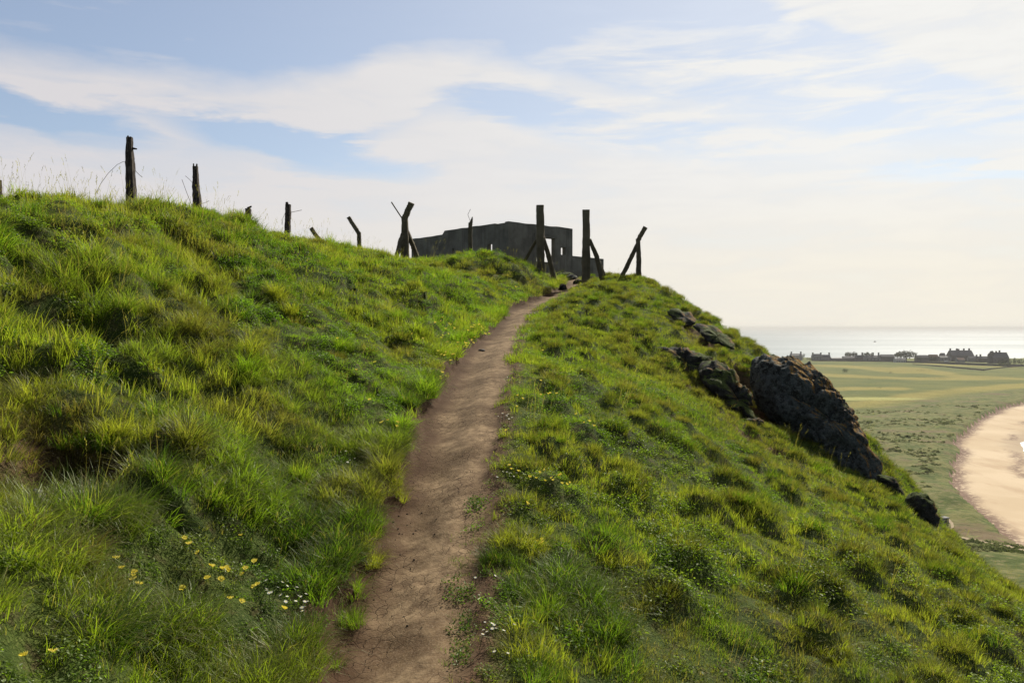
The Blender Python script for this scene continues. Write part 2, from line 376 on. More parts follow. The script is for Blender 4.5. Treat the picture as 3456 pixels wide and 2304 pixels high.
flowers('Y', 'yellow_flower', [(2290, 1640 - 900), (2980 - 900, 400)], 1000, 900, .9, 'single yellow flower on the open right slope', 'flower', 'lone yellow flowers on the open slope', .9)
flowers('D', 'daisy', [(1450, 1085), (1448, 1108), (1470, 1115), (1368, 1162), (1397, 1187), (1435, 1150), (1445, 1160), (1425, 1175), (1480, 1195), (1500, 1202), (1527, 1170), (1530, 1193), (1538, 1215), (1583, 1170), (1600, 1172), (1590, 1210), (1620, 1210), (1605, 1240), (1640, 1243), (1545, 1143), (1620, 1265)],
        0, 1300, .6404, 'white daisy in the patch low on the near left bank', 'daisy', 'daisies of the near left bank', 1.)
flowers('D', 'daisy', [(485, 597), (505, 540), (435, 560), (525, 518), (480, 497)], 0, 1300, .6404, 'white daisy beside the dark earth hollow at the far left', 'daisy', 'daisies beside the earth hollow', .9)
flowers('D', 'daisy', [(1840, 388), (1828, 445), (1855, 450), (1820, 395), (1880, 440)], 0, 1300, .6404, 'white daisy in the small group halfway up the left bank', 'daisy', 'daisies halfway up the left bank', .85)
flowers('D', 'daisy', [(1450, 60), (1465, 50), (1430, 88), (1515, 78), (1530, 55), (1548, 65), (1585, 60), (1530, 45)], 1000, 1600, .4677, 'white daisy in the loose group on the right path edge beside yellow flowers', 'daisy', 'daisies beside the near right yellow flowers', .9)
flowers('D', 'daisy', [(1385, 795), (1290, 815), (1295, 962), (1370, 985), (1370, 1135), (1440, 1195), (1385, 1235), (1410, 1240), (1430, 1225), (1465, 1232), (1420, 1200), (1535, 1185), (1375, 1180), (1465, 1390), (1505, 1388), (1320, 1262)], 1000, 1600, .4677, 'white daisy at the bottom of the picture on the right path edge', 'daisy', 'daisies at the bottom right of the path', .9)
flowers('D', 'daisy', [(1560, 1160), (1575, 1175), (1590, 1165), (1605, 1185), (1620, 1170), (1570, 1195), (1600, 1200), (1640, 1180), (1540, 1185)], 1000, 900, .4464, 'tiny white daisy in the cluster midway along the right path edge', 'daisy', 'daisies midway along the right path edge', .85)
flowers('D', 'daisy', [(1680, 555), (1700, 560), (1720, 548), (1740, 556), (1760, 550), (1745, 385), (1760, 375), (1775, 360), (1790, 352), (1690, 790), (1670, 800)], 1000, 900, .4464, 'tiny far white daisy on the right edge of the upper path', 'daisy', 'daisies along the upper right path edge', .8)

# ------------------------------------------------------------------ materials
def new_mat(name):
    m_ = bpy.data.materials.new(name); m_.use_nodes = True
    t = NT(m_.node_tree); t.n.clear(); out = t.node('ShaderNodeOutputMaterial')
    return m_, t, out
def pbr(name, fn, rough=.8, bump=None, spec=.3):
    """fn(t, P) -> (colour socket or tuple, height socket or None)"""
    m_, t, out = new_mat(name)
    P = t.node('ShaderNodeTexCoord').outputs['Object']
    col, hgt = fn(t, P)
    b = t.node('ShaderNodeBsdfPrincipled'); t.put(b.inputs['Base Color'], (*col, 1) if isinstance(col, tuple) else col)
    t.put(b.inputs['Roughness'], rough); b.inputs['Specular IOR Level'].default_value = spec
    if hgt is not None:
        bn = t.node('ShaderNodeBump'); bn.inputs['Strength'].default_value = bump[0]; bn.inputs['Distance'].default_value = bump[1]
        t.put(bn.inputs['Height'], hgt); t.l.new(bn.outputs[0], b.inputs['Normal'])
    t.l.new(b.outputs[0], out.inputs[0]); return m_
def geoP(t): return t.node('ShaderNodeNewGeometry').outputs['Position']

def f_path(t, P):
    P = geoP(t)
    n = t.noise(P, 2.6, 6, .62); n2 = t.noise(P, 14, 5, .6); n3 = t.noise(P, 90, 3, .6)
    c = t.mix(t.ss(n, .36, .62), (.112, .073, .038), (.265, .186, .106))
    c = t.mix(t.ss(n2, .36, .66), t.mix(.6, c, (.075, .044, .023)), c)
    c = t.mix(t.m('MULTIPLY', t.ss(t.noise(P, 5.5, 6, .7), .54, .68), .62), c, (.080, .050, .028))
    c = t.mix(t.m('MULTIPLY', t.ss(n3, .45, .7), .35), c, (.30, .225, .145))
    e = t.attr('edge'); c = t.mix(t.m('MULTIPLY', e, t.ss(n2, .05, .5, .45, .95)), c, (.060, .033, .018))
    pv = t.node('ShaderNodeVectorMath', operation='ADD')
    t.put(pv.inputs[0], P); nn = t.node('ShaderNodeTexNoise'); t.put(nn.inputs['Vector'], P); nn.inputs['Scale'].default_value = 12
    sc = t.node('ShaderNodeVectorMath', operation='SCALE'); t.l.new(nn.outputs['Color'], sc.inputs[0]); sc.inputs['Scale'].default_value = .05
    t.l.new(sc.outputs[0], pv.inputs[1])
    ck = t.vor(pv.outputs[0], 15, 'DISTANCE_TO_EDGE'); crack = t.m('MULTIPLY', t.ss(ck, .035, .005), t.ss(t.noise(P, 1.7, 2), .40, .56))
    c = t.mix(t.m('MULTIPLY', crack, .65), c, (.06, .035, .02))
    pb = t.vor(P, 55, 'F1'); pebble = t.ss(pb, .22, .10)
    c = t.mix(t.m('MULTIPLY', pebble, t.ss(t.noise(P, 7, 2), .56, .66)), c, (.05, .032, .02))
    h = t.m('ADD', t.m('MULTIPLY', n2, .6), t.m('ADD', t.m('MULTIPLY', n3, .2), t.m('MULTIPLY', crack, -.5)))
    return c, h
M_path = pbr('dry_soil', f_path, .95, (.8, .02), .1)
def f_ground(t, P):
    P = geoP(t)
    n = t.noise(P, 1.2, 5, .6); n2 = t.noise(P, 9, 5, .65); n3 = t.noise(P, 60, 3, .6)
    g = t.mix(t.ss(n, .38, .62), (.028, .046, .009), (.055, .078, .014))
    g = t.mix(t.ss(n2, .45, .7), g, (.060, .052, .020))
    g = t.mix(t.ss(n3, .5, .7), g, (.10, .12, .03))
    s = t.mix(t.ss(n2, .35, .65), (.055, .032, .018), (.13, .078, .044))
    c = t.mix(t.attr('soil'), g, s)
    return c, t.m('ADD', t.m('MULTIPLY', n2, .5), t.m('MULTIPLY', n3, .5))
M_ground = pbr('turf_soil', f_ground, .95, (.9, .05), .1)

def f_rock(base=(.030, .032, .030), lich=.5, oran=.5, moss=.0):
    def f(t, P):
        P = geoP(t); N = t.node('ShaderNodeNewGeometry').outputs['Normal']
        n = t.noise(P, 1.6, 7, .62); n2 = t.noise(P, 7, 6, .68); n3 = t.noise(P, 30, 4, .65)
        c = t.mix(t.ss(n, .35, .65), tuple(.55 * q for q in base), tuple(1.5 * q for q in base))
        c = t.mix(t.m('MULTIPLY', t.ss(t.m('ADD', t.m('MULTIPLY', n2, .6), t.m('MULTIPLY', t.vor(P, 9), .5)), .46, .60), lich), c, (.13, .15, .14))
        c = t.mix(t.m('MULTIPLY', t.ss(n3, .52, .62), lich), c, (.20, .22, .20))
        nx, ny, nz = t.sep(N)
        rim = t.m('ADD', t.m('MULTIPLY', nx, .75), t.m('MULTIPLY', nz, .55))
        om = t.m('MULTIPLY', t.ss(t.m('ADD', rim, t.m('MULTIPLY', t.m('SUBTRACT', n2, .5), 1.6)), .40, .72), t.ss(n, .34, .50))
        c = t.mix(t.m('MULTIPLY', om, min(1., oran * 1.5)), c, t.mix(t.ss(n3, .4, .6), (.30, .115, .012), (.36, .22, .02)))
        mo = t.m('MULTIPLY', t.ss(nz, .30, .62), t.ss(t.noise(P, 2.3, 4), .56 - moss, .70 - moss))
        c = t.mix(mo, c, t.mix(t.ss(n3, .4, .6), (.030, .045, .008), (.075, .095, .018)))
        return c, t.m('ADD', t.m('MULTIPLY', n2, .7), t.m('MULTIPLY', n3, .35))
    return f
M_rock = pbr('lichened_rock', f_rock(), .9, (1., .2), .25)
M_rock_b = pbr('brown_rock', f_rock((.017, .015, .012), .10, .25, .12), .92, (1., .1), .2)
M_stone = pbr('pale_stone', f_rock((.075, .065, .055), .3, 0), .9, (.6, .03), .2)
def f_conc(base, k=1.):
    def f(t, P):
        n = t.noise(P, 1.4, 5, .6); n2 = t.noise(P, 12, 5, .65)
        st = t.noise(t.mapping(P, (3.2, 3.2, .28)), 1.7, 5, .6)
        bz = t.sep(P)[2]
        board = t.m('ABSOLUTE', t.m('SUBTRACT', t.m('FRACT', t.m('MULTIPLY', bz, 4.6)), .5))
        c = t.mix(t.ss(n, .35, .65), tuple(.75 * q for q in base), tuple(1.25 * q for q in base))
        c = t.mix(t.m('MULTIPLY', t.ss(st, .48, .70), .5), c, tuple(.35 * q for q in base))
        c = t.mix(t.m('MULTIPLY', t.ss(st, .44, .30), .4), c, (.14, .145, .12))
        c = t.mix(t.m('MULTIPLY', t.ss(n2, .55, .72), .5), c, (.13, .12, .08))
        h = t.m('ADD', t.m('MULTIPLY', n2, .6), t.m('MULTIPLY', t.ss(board, .46, .5), .4 * k))
        return c, h
    return f
M_bunker = pbr('weathered_concrete', f_conc((.150, .140, .115)), .92, (.6, .03), .2)
M_post = pbr('lichened_concrete', f_conc((.105, .086, .052), 0.), .92, (.8, .03), .2)
def f_wood(t, P):
    g = t.noise(t.mapping(P, (22, 22, 1.2)), 2.2, 5, .6); n = t.noise(P, 5, 4)
    c = t.mix(t.ss(g, .38, .62), (.018, .014, .012), (.085, .066, .050))
    return t.mix(t.m('MULTIPLY', t.ss(n, .5, .7), .5), c, (.16, .125, .10)), g
M_wood = pbr('weathered_timber', f_wood, .9, (.8, .02), .2)
M_wire = pbr('rusty_wire', lambda t, P: (t.mix(t.ss(t.noise(P, 30), .4, .6), (.05, .03, .02), (.14, .10, .08)), None), .6)

# grass: diffuse + translucent, colour carried by each clump and each blade
def grass_mat():
    m_, t, out = new_mat('grass_blades')
    col = t.attr('tint', 'INSTANCER', 'Color')
    br = t.attr('blade'); bt = t.attr('along')
    c = t.mix(t.m('MULTIPLY', t.ss(br, .55, 1.), .55), col, (.17, .215, .030))
    c = t.mix(t.m('MULTIPLY', t.ss(br, .16, .04), .8), c, (.26, .20, .10))
    c = t.mix(t.m('MULTIPLY', t.ss(bt, .6, 1.), .30), c, (.24, .23, .05))
    d = t.node('ShaderNodeBsdfDiffuse'); t.put(d.inputs[0], c)
    tr = t.node('ShaderNodeBsdfTranslucent'); t.put(tr.inputs[0], t.mix(1., c, (1.5, 1.72, .5), 'MULTIPLY'))
    gl = t.node('ShaderNodeBsdfGlossy'); gl.inputs['Roughness'].default_value = .42; gl.inputs[0].default_value = (.8, .85, .7, 1)
    a = t.node('ShaderNodeMixShader'); a.inputs[0].default_value = .6; t.l.new(d.outputs[0], a.inputs[1]); t.l.new(tr.outputs[0], a.inputs[2])
    b = t.node('ShaderNodeMixShader'); b.inputs[0].default_value = .02; t.l.new(a.outputs[0], b.inputs[1]); t.l.new(gl.outputs[0], b.inputs[2])
    t.l.new(b.outputs[0], out.inputs[0]); return m_
M_grass = grass_mat()
def leafy(name, c1, c2, tr_=.3, sc=3.):
    m_, t, out = new_mat(name); P = geoP(t)
    c = t.mix(t.ss(t.noise(P, sc, 4), .35, .65), c1, c2)
    d = t.node('ShaderNodeBsdfDiffuse'); t.put(d.inputs[0], c); q = t.node('ShaderNodeBsdfTranslucent'); t.put(q.inputs[0], c)
    a = t.node('ShaderNodeMixShader'); a.inputs[0].default_value = tr_; t.l.new(d.outputs[0], a.inputs[1]); t.l.new(q.outputs[0], a.inputs[2])
    t.l.new(a.outputs[0], out.inputs[0]); return m_
M_yellow = leafy('yellow_petals', (.86, .72, .08), (.90, .80, .20), .35, 40)
M_white = leafy('white_petals', (.75, .75, .72), (.8, .8, .78), .35, 40)
M_stem = leafy('green_stem', (.05, .09, .02), (.07, .11, .02))
M_shrub = leafy('shrub_leaves', (.020, .032, .012), (.045, .060, .020), .2, .4)
M_tree = leafy('tree_leaves', (.030, .038, .016), (.060, .066, .024), .25, .15)
M_bark = pbr('bark', lambda t, P: ((.05, .04, .03), None), .9)

# ------------------------------------------------------------------ headland mesh, path cut out of the same grid
Yr = [-8.]; 
while Yr[-1] < 104:
    y = Yr[-1]; Yr.append(y + (.12 if y < 1.5 else max(.03, .0085 * y) if y < 36 else .4 if y < 50 else 2.))
Yr = np.array(Yr)
tc_ = [0.]
while tc_[-1] < 58: 
    a = tc_[-1]; tc_.append(a + (.024 if a < .75 else .05 if a < 7.5 else .12 if a < 12 else 1.))
tp = np.array(tc_); T = np.concatenate([-tp[::-1][:-1], tp]); T = T[T > -44]
GY, GT = np.meshgrid(Yr, T, indexing='ij'); GX = GT + path_c(GY)
GZ = hz(GX.ravel(), GY.ravel()).reshape(GX.shape)
nr, nc = GX.shape
PM = pmask(GX.ravel(), GY.ravel()).reshape(GX.shape)
idx = np.arange(nr * nc).reshape(nr, nc)
Q = np.stack([idx[:-1, :-1], idx[:-1, 1:], idx[1:, 1:], idx[1:, :-1]], -1).reshape(-1, 4)
pmc = ((PM[:-1, :-1] + PM[:-1, 1:] + PM[1:, 1:] + PM[1:, :-1]) / 4).ravel(); yc = GY[:-1, :-1].ravel()
isp = (pmc < 0.02) & (yc < 34.5)
Vall = np.stack([GX, GY, GZ], -1).reshape(-1, 3)
soil = np.clip(1 - sst(PM, .04, .22), 0, 1) * (1 - sst(GY, 34, 37)) + .75 * sst(GY, 30, 33) * (1 - sst(np.abs(GX - 2.2), .5, 1.4)) * (1 - sst(GY, 44, 50))
for (px, py, rx, ry, dp) in PITS:
    soil = np.maximum(soil, np.exp(-((GX - px) / (rx * 1.3))**4 - ((GY - py) / (ry * 1.3))**4))
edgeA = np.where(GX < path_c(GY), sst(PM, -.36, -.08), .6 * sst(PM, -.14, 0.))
def grid_obj(name, faces, mat, attrs):
    used = np.unique(faces); rem = np.full(len(Vall), -1); rem[used] = np.arange(len(used)); f = rem[faces]
    me = bpy.data.meshes.new(name); V = Vall[used]
    me.vertices.add(len(V)); me.vertices.foreach_set('co', V.ravel())
    me.loops.add(f.size); me.loops.foreach_set('vertex_index', f.ravel().astype(np.int32))
    me.polygons.add(len(f)); me.polygons.foreach_set('loop_start', np.arange(0, f.size, 4, dtype=np.int32))
    me.update(calc_edges=True); me.validate(); me.polygons.foreach_set('use_smooth', np.ones(len(f), bool))
    for k, a in attrs.items():
        at = me.attributes.new(k, 'FLOAT', 'POINT'); at.data.foreach_set('value', a.ravel()[used].astype(np.float32))
    me.materials.append(mat); o = bpy.data.objects.new(name, me); return link(o)
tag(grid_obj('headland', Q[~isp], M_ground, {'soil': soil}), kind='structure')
tag(grid_obj('path', Q[isp], M_path, {'edge': edgeA}), kind='structure')

# ------------------------------------------------------------------ grass: clumps scattered over the turf, one object
protos = []    # list of (verts, faces, along, blade)
def blade(L, wd, lean, az_, curl, base, segs=3, twist=0.):
    """points of one blade: grows up, arches over towards az_"""
    ca, sa = math.cos(az_), math.sin(az_); ts = [i / segs for i in range(segs + 1)]
    wx, wy = -math.sin(az_ + twist), math.cos(az_ + twist)
    V = []; al = []
    ang = lean; x = 0.; z = 0.; st = L / segs
    for i, t_ in enumerate(ts):
        hw = wd / 2 * (1 - t_**1.7)
        cx = base[0] + ca * x; cy = base[1] + sa * x; cz = base[2] + z
        if i == segs: V.append((cx, cy, cz)); al.append(1.)
        else:
            V.append((cx - wx * hw, cy - wy * hw, cz)); V.append((cx + wx * hw, cy + wy * hw, cz)); al += [t_, t_]
        x += math.sin(ang) * st; z += math.cos(ang) * st; ang += curl / segs
    Fc = [(2 * i, 2 * i + 1, 2 * i + 3, 2 * i + 2) for i in range(segs - 1)] + [(2 * segs - 2, 2 * segs - 1, 2 * segs)]
    return V, Fc, al
def clump(n, rad, L0, L1, wd, lean, curl, segs=3, radial=.5):
    V = []; Fc = []; A = []; B = []
    for _ in range(n):
        r = rad * math.sqrt(random.random()); a = random.uniform(0, 2 * math.pi)
        da = a + random.gauss(0, 1.) * (1 - radial) * 2
        v, f, al = blade(random.uniform(L0, L1), wd * random.uniform(.7, 1.2), random.uniform(*lean) * (.4 + .6 * r / rad), da, random.uniform(*curl), (r * math.cos(a), r * math.sin(a), -.02), segs, random.uniform(-.6, .6))
        b = len(V); V += v; Fc += [tuple(i + b for i in q) for q in f]; A += al; rr = random.random(); B += [rr] * len(v)
    return V, Fc, A, B
def leaves(n, rad, s0, s1, hgt):
    V = []; Fc = []; A = []; B = []
    for _ in range(n):
        r = rad * math.sqrt(random.random()); a = random.uniform(0, 6.283); z = random.uniform(0, hgt) * (1 - .5 * r / rad)
        s = random.uniform(s0, s1); nrm = Vector((random.gauss(0, .6), random.gauss(0, .6), 1)).normalized()
        e1 = nrm.orthogonal().normalized(); e2 = nrm.cross(e1); c = Vector((r * math.cos(a), r * math.sin(a), z)); th = random.uniform(0, 6.28)
        e1, e2 = e1 * math.cos(th) + e2 * math.sin(th), -e1 * math.sin(th) + e2 * math.cos(th)
        b = len(V); V += [tuple(c - e1 * s), tuple(c + e2 * s * .55 - e1 * s * .2), tuple(c + e1 * s), tuple(c - e2 * s * .55 + nrm * s * .2)]
        Fc.append((b, b + 1, b + 2, b + 3)); A += [.3] * 4; B += [random.uniform(.15, .7)] * 4
    return V, Fc, A, B
def stalks(n, rad, L0, L1, wd=.0022):
    V = []; Fc = []; A = []; B = []
    for _ in range(n):
        a = random.uniform(0, 6.283); r = rad * random.random(); L = random.uniform(L0, L1)
        v, f, al = blade(L, wd, random.uniform(0, .25), a, random.uniform(.1, .7), (r * math.cos(a), r * math.sin(a), 0), 5, random.uniform(-1, 1))
        b = len(V); V += v; Fc += [tuple(i + b for i in q) for q in f]; A += al; B += [.02] * len(v)
        tip = Vector(v[-1]); d = (tip - Vector(v[-3])).normalized()
        for k in range(9):
            c = tip - d * (.008 * k); sd_ = Vector((random.gauss(0, 1), random.gauss(0, 1), random.gauss(0, .4))).normalized()
            b = len(V); V += [tuple(c), tuple(c + sd_ * .006 + d * .003), tuple(c + sd_ * .004 + d * .014)]; Fc.append((b, b + 1, b + 2)); A += [.9] * 3; B += [.03] * 3
    return V, Fc, A, B
for _ in range(3): protos.append(clump(40, .075, .018, .05, .0032, (.1, 1.0), (.2, 1.2), 2, .2))        # 0-2 fine turf
for _ in range(3): protos.append(clump(36, .07, .05, .125, .0036, (.1, .7), (.4, 1.8), 3, .4))          # 3-5 medium
for _ in range(3): protos.append(clump(110, .08, .12, .28, .0042, (.1, .8), (.8, 2.2), 4, .75))       # 6-8 tussock
for _ in range(2): protos.append(leaves(75, .08, .006, .013, .085))                                   # 9-10 low leaves
for _ in range(2): protos.append(stalks(5, .10, .25, .50))                                            # 11-12 seed stalks
for _ in range(3): protos.append(clump(30, .12, .035, .10, .0075, (.1, 1.0), (.3, 1.4), 2, .4))           # 13-15 distant turf
for _ in range(2): protos.append(clump(60, .12, .10, .22, .0085, (.1, .9), (.5, 1.8), 3, .7))           # 16-17 distant tussock
for _ in range(2): protos.append(clump(26, .06, .08, .20, .0075, (.05, .5), (.2, 1.3), 3, .5))        # 18-19 broad bright blades
for _ in range(3): protos.append(clump(120, .085, .05, .12, .0034, (.1, 1.15), (.1, .8), 3, .9))      # 20-22 cushion
def scatter(y0, y1, dens, xl, xr):
    out = []
    n = int((y1 - y0) * (xr - xl) * dens); x = rng.uniform(xl, xr, n); y = rng.uniform(y0, y1, n)
    k = (np.abs(x) < .70 * y + 1.6); return x[k], y[k]
PX = []; PY = []; 
for (a, b, d, xl, xr) in ((1.6, 7, 440, -6.8, 6.8), (7, 12, 300, -7.6, 8.6), (12, 20, 135, -8.6, 9.2), (20, 34, 75, -8.6, 7.6), (34, 46, 25, -9, 7)):
    x, y = scatter(a, b, d, xl, xr); PX.append(x); PY.append(y)
PX = np.concatenate(PX); PY = np.concatenate(PY)
d = pmask(PX, PY); keep = (d > np.where(PX < path_c(PY), .0, -.02)) | (PY > 34.5)
# thin out near the worn right side and remove from pits
thin = (PX > path_c(PY)) & (d < .22) & (rng.random(len(PX)) > .15 + 4 * np.clip(d, 0, 1)); keep &= ~thin
for (px, py, rx, ry, dp) in PITS: keep &= np.exp(-((PX - px) / rx)**4 - ((PY - py) / ry)**4) < .35
wornm = (PY > 30) & (np.abs(PX - 2.2) < 1.0) & (PY < 44); keep &= ~(wornm & (rng.random(len(PX)) > .15))
PX = PX[keep]; PY = PY[keep]; d = d[keep]; N = len(PX)
a_, b_ = tuss(PX, PY)
left = (PX < path_c(PY))
n_big = fbm(PX * .55, PY * .55, 80, 4); n_med = fbm(PX * 1.9, PY * 1.9, 84, 3); n_col = fbm(PX * .35 + 5, PY * .3, 88, 4); n_sm = fbm(PX * 3.6, PY * 3.6, 90, 2)
rnd = rng.random(N); far = PY > 11
fd = np.full(N, 9.)
for q_ in FL: fd = np.minimum(fd, np.hypot(PX - q_[2][0], PY - q_[2][1]))
typ = np.zeros(N, int)
turfy = rng.integers(0, 3, N); typ[:] = turfy
med = (left & (n_med + .8 * (n_big - .5) > .44)) | (~left & (n_med > .60) & (PX < 2.5)); typ[med] = 3 + rng.integers(0, 3, med.sum())
tus = (left & (n_big > .50) & (n_med > .46) & (rnd < .20)) | (~left & (n_med > .62) & (n_big > .5) & (rnd < .10)); typ[tus] = 6 + rng.integers(0, 3, tus.sum())
lf = (n_sm < np.where(left, .46, .40)) & (n_big < .54) & (rnd > np.where(left, .35, .6)); typ[lf] = 9 + rng.integers(0, 2, lf.sum())
br = (fbm(PX * 1.3, PY * 1.3, 95, 3) > .60) & (rnd < .25); typ[br] = 18 + rng.integers(0, 2, br.sum())
nf = (fd < .16) & (PY < 14); typ[nf] = np.where(rnd[nf] < .6, 9, 0) + rng.integers(0, 2, nf.sum())
edg = left & (d < .16) & (d > .0) & (rnd < .5) & (fbm(PX * .0, PY * 1.6, 97, 2) > .47) & (fd > .1); typ[edg] = 6 + rng.integers(0, 3, edg.sum())
f1 = far & (typ <= 5); typ[f1] = 13 + rng.integers(0, 3, f1.sum())
f2 = far & (typ >= 6) & (typ <= 8); typ[f2] = 16 + rng.integers(0, 2, f2.sum())
stk = (left & (h_base(PX, PY) > path_z(PY) + 1.3) & (rnd > .989)) | (rng.random(N) > .998); typ[stk] = 11 + rng.integers(0, 2, stk.sum())
scl = rng.uniform(.75, 1.3, N) * np.where(far, 1 + .018 * (PY - 11), 1.)
near_path = (d < .12) & (typ < 6); scl = np.where(near_path, scl * .8, scl)
crest = left & (h_base(PX, PY) > path_z(PY) + 1.2); scl = np.where(crest, scl * 1.15, scl)
scl = np.where((~left) & (typ >= 6) & (typ <= 8), scl * .62, scl)
scl = np.where((~left) & (typ >= 16) & (typ <= 17), scl * .6, scl)
scl = np.where(nf, scl * .8, scl)
scl = np.where((fd < .07) & (PY < 14), scl * .6, scl)
scl = np.where((~left) & (typ >= 3) & (typ <= 5) & (PX > .6), scl * .75, scl); scl = np.where((~left) & (typ >= 18) & (typ < 20), scl * .6, scl); scl = np.where(left & (PY < 8), scl * .88, scl)
gapm = (a_ < .12) & (b_ < .25) & ~left; scl = np.where(gapm, scl * .8, scl)
G_dark = np.array((.030, .060, .008)); G_mid = np.array((.066, .112, .013)); G_brt = np.array((.116, .172, .018)); G_oli = np.array((.118, .112, .032)); G_brn = np.array((.120, .088, .040)); G_yel = np.array((.21, .205, .036))  # clump tints are leaf colour only: dark, mid, bright, olive, brown, yellow
tint = G_mid + (G_brt - G_mid) * sst(n_col + .5 * (n_sm - .5), .40, .62)[:, None]
tint = tint + (G_dark - tint) * (.75 * sst(n_med, .50, .36))[:, None]
rgt = (~left).astype(float)
tint = tint + (G_oli - tint) * np.clip(rgt * (.25 + .55 * sst(a_, .2, .8)) * sst(PX, .2, 1.8) + .5 * sst(fbm(PX * .8, PY * .6, 99, 3), .55, .66), 0, .85)[:, None]
tint = tint + (G_brn - tint) * (.7 * sst(fbm(PX * 1.1, PY * 1.0, 101, 3), .62, .72))[:, None]
yl = sst(fbm(PX * .45 + 2, PY * .45, 103, 3), .55, .68) * .42 + .6 * sst(PX, 4.6, 6.5) * (1 - sst(PY, 15, 18)) * sst(n_med, .4, .6)
tint = tint + (G_yel - tint) * np.clip(yl, 0, .8)[:, None]
for (px, py, rx, ry, dp) in PITS:
    k = np.exp(-((PX - px) / (rx + .35))**2 - ((PY - py) / (ry + .45))**2); tint = tint + (G_brn - tint) * (.85 * k)[:, None]
isb = typ >= 18; tint[isb] = tint[isb] * .4 + G_yel * .6
islf = (typ == 9) | (typ == 10); tint[islf] = tint[islf] * .5 + np.array((.085, .135, .018)) * .6
iss = (typ == 11) | (typ == 12); tint[iss] = (.10, .085, .045)
tint = tint * rng.uniform(.72, 1.3, (N, 1))
tint = tint * np.array((1.10, 1.12, 1.18)); straw = (rng.random(N) < .03) & (typ < 6); tint[straw] = (.24, .19, .10)
EX = []   # tufts one can pick out: (u, v, type, scale, tint)
def tuft(u, v, k=1, sc=1., col='brt', spread=.05, kind=(6, 7, 8)):
    g = ground(u, v)
    if g is None: return
    cc = {'brt': G_brt, 'yel': G_yel, 'dark': G_dark, 'mid': G_mid, 'brn': G_brn, 'oli': G_oli}[col]
    for _ in range(k):
        x = g[0] + random.gauss(0, spread); y = g[1] + random.gauss(0, spread); EX.append((x, y, random.choice(kind), sc * random.uniform(.85, 1.15), cc * random.uniform(.85, 1.2)))
for t_ in ((1235, 1900, 7, .72, 'yel'), (1190, 1960, 4, .65, 'brt'), (1255, 1760, 6, .62, 'brt'), (1325, 1625, 5, .6, 'yel'), (1340, 1560, 4, .5, 'brt'), (1150, 2100, 5, .6, 'brt'), (1090, 2200, 4, .55, 'mid'),
           (1700, 1830, 7, .75, 'yel'), (1770, 1850, 6, .8, 'yel'), (1660, 1890, 5, .6, 'dark'), (1900, 1980, 8, 1.0, 'mid'), (1985, 2060, 8, 1.05, 'mid'), (1840, 2080, 5, .8, 'brt'), (1780, 2200, 5, .8, 'yel'),
           (2080, 1930, 3, .7, 'yel'), (2060, 2150, 6, .9, 'mid'), (1750, 2010, 4, .6, 'dark'), (1000, 1830, 7, 1.0, 'dark'), (940, 1720, 6, 1.0, 'brt'), (1060, 1780, 5, .9, 'dark'), (1010, 1640, 5, .9, 'brt'),
           (2830, 2230, 4, .6, 'yel'), (2655, 2100, 4, .5, 'yel'), (2810, 1960, 3, .5, 'yel'), (380, 1480, 5, .8, 'yel'), (330, 1570, 6, .8, 'mid'), (100, 1340, 6, .9, 'yel'), (60, 1390, 5, .9, 'yel'),
           (300, 1780, 7, 1., 'mid'), (420, 1720, 6, .9, 'mid'), (620, 1500, 7, 1., 'oli'), (700, 1470, 6, .9, 'brt'), (560, 1620, 6, .9, 'mid'), (1310, 1060, 5, 1.3, 'yel'), (1350, 1080, 5, 1.1, 'brt'),
           (450, 2150, 8, .9, 'mid'), (330, 2180, 6, .9, 'dark'), (860, 1200, 6, 1., 'yel'), (820, 1240, 6, 1., 'brt'), (1160, 1180, 5, .9, 'brt'), (940, 1010, 6, 1.1, 'yel'), (990, 1060, 5, 1.1, 'yel')):
    tuft(*t_)
for (u_, v_) in ((2200, 1225), (2235, 1234), (2275, 1252), (2310, 1274), (2350, 1296), (2385, 1316), (2400, 1345), (2455, 1392), (2500, 1418), (2545, 1458), (2592, 1492), (2605, 1445), (2632, 1480), (2660, 1506), (2690, 1530), (2714, 1556), (2755, 1578), (2791, 1598), (2830, 1624), (2870, 1650), (2925, 1672),
                 (2290, 1100), (2340, 1110), (2380, 1142), (2430, 1172), (2480, 1194), (2990, 1660), (3030, 1692), (3075, 1760), (3110, 1790), (2200, 1160), (2260, 1162), (2330, 1182), (2300, 1044), (2350, 1086), (2400, 1100), (2450, 1128), (2560, 1200), (2540, 1230)):
    tuft(u_, v_, 4, .8, random.choice(('oli', 'mid', 'brt', 'dark')), .09, (20, 21, 22, 16))
for t_ in ((80, 1480, 6, .7, 'brn'), (120, 1560, 5, .6, 'brn'), (200, 1430, 6, .7, 'brn'), (30, 1600, 5, .7, 'oli'), (260, 1860, 6, .7, 'brn'), (180, 1840, 5, .6, 'brn')): tuft(*t_, spread=.09)
for _ in range(30):
    u = random.uniform(0, 420) if random.random() < .6 else random.uniform(420, 1340)
    vv = np.interp(u, [0, 220, 440, 660, 838, 970, 1087, 1220, 1340], [690, 690, 720, 765, 790, 810, 830, 845, 880]); tuft(u, vv + 8, 1, random.uniform(.8, 1.2), 'oli', .1, (11, 12))
for (a, b) in ((1200, 600), (1180, 620), (1190, 905), (1215, 1040), (1190, 1140), (1150, 1290), (1240, 480), (1260, 420), (1300, 300), (1330, 200), (1140, 1330), (1180, 1240), (1250, 700), (1230, 820)):
    tuft(1000 + a * .4677, 1600 + b * .4677, 5, .8, 'mid', .035, (0, 1, 2, 9))
cxs, cys = np.meshgrid(np.arange(-20, 24), np.arange(3, 62)); cxs = cxs.ravel().astype(float); cys = cys.ravel().astype(float)
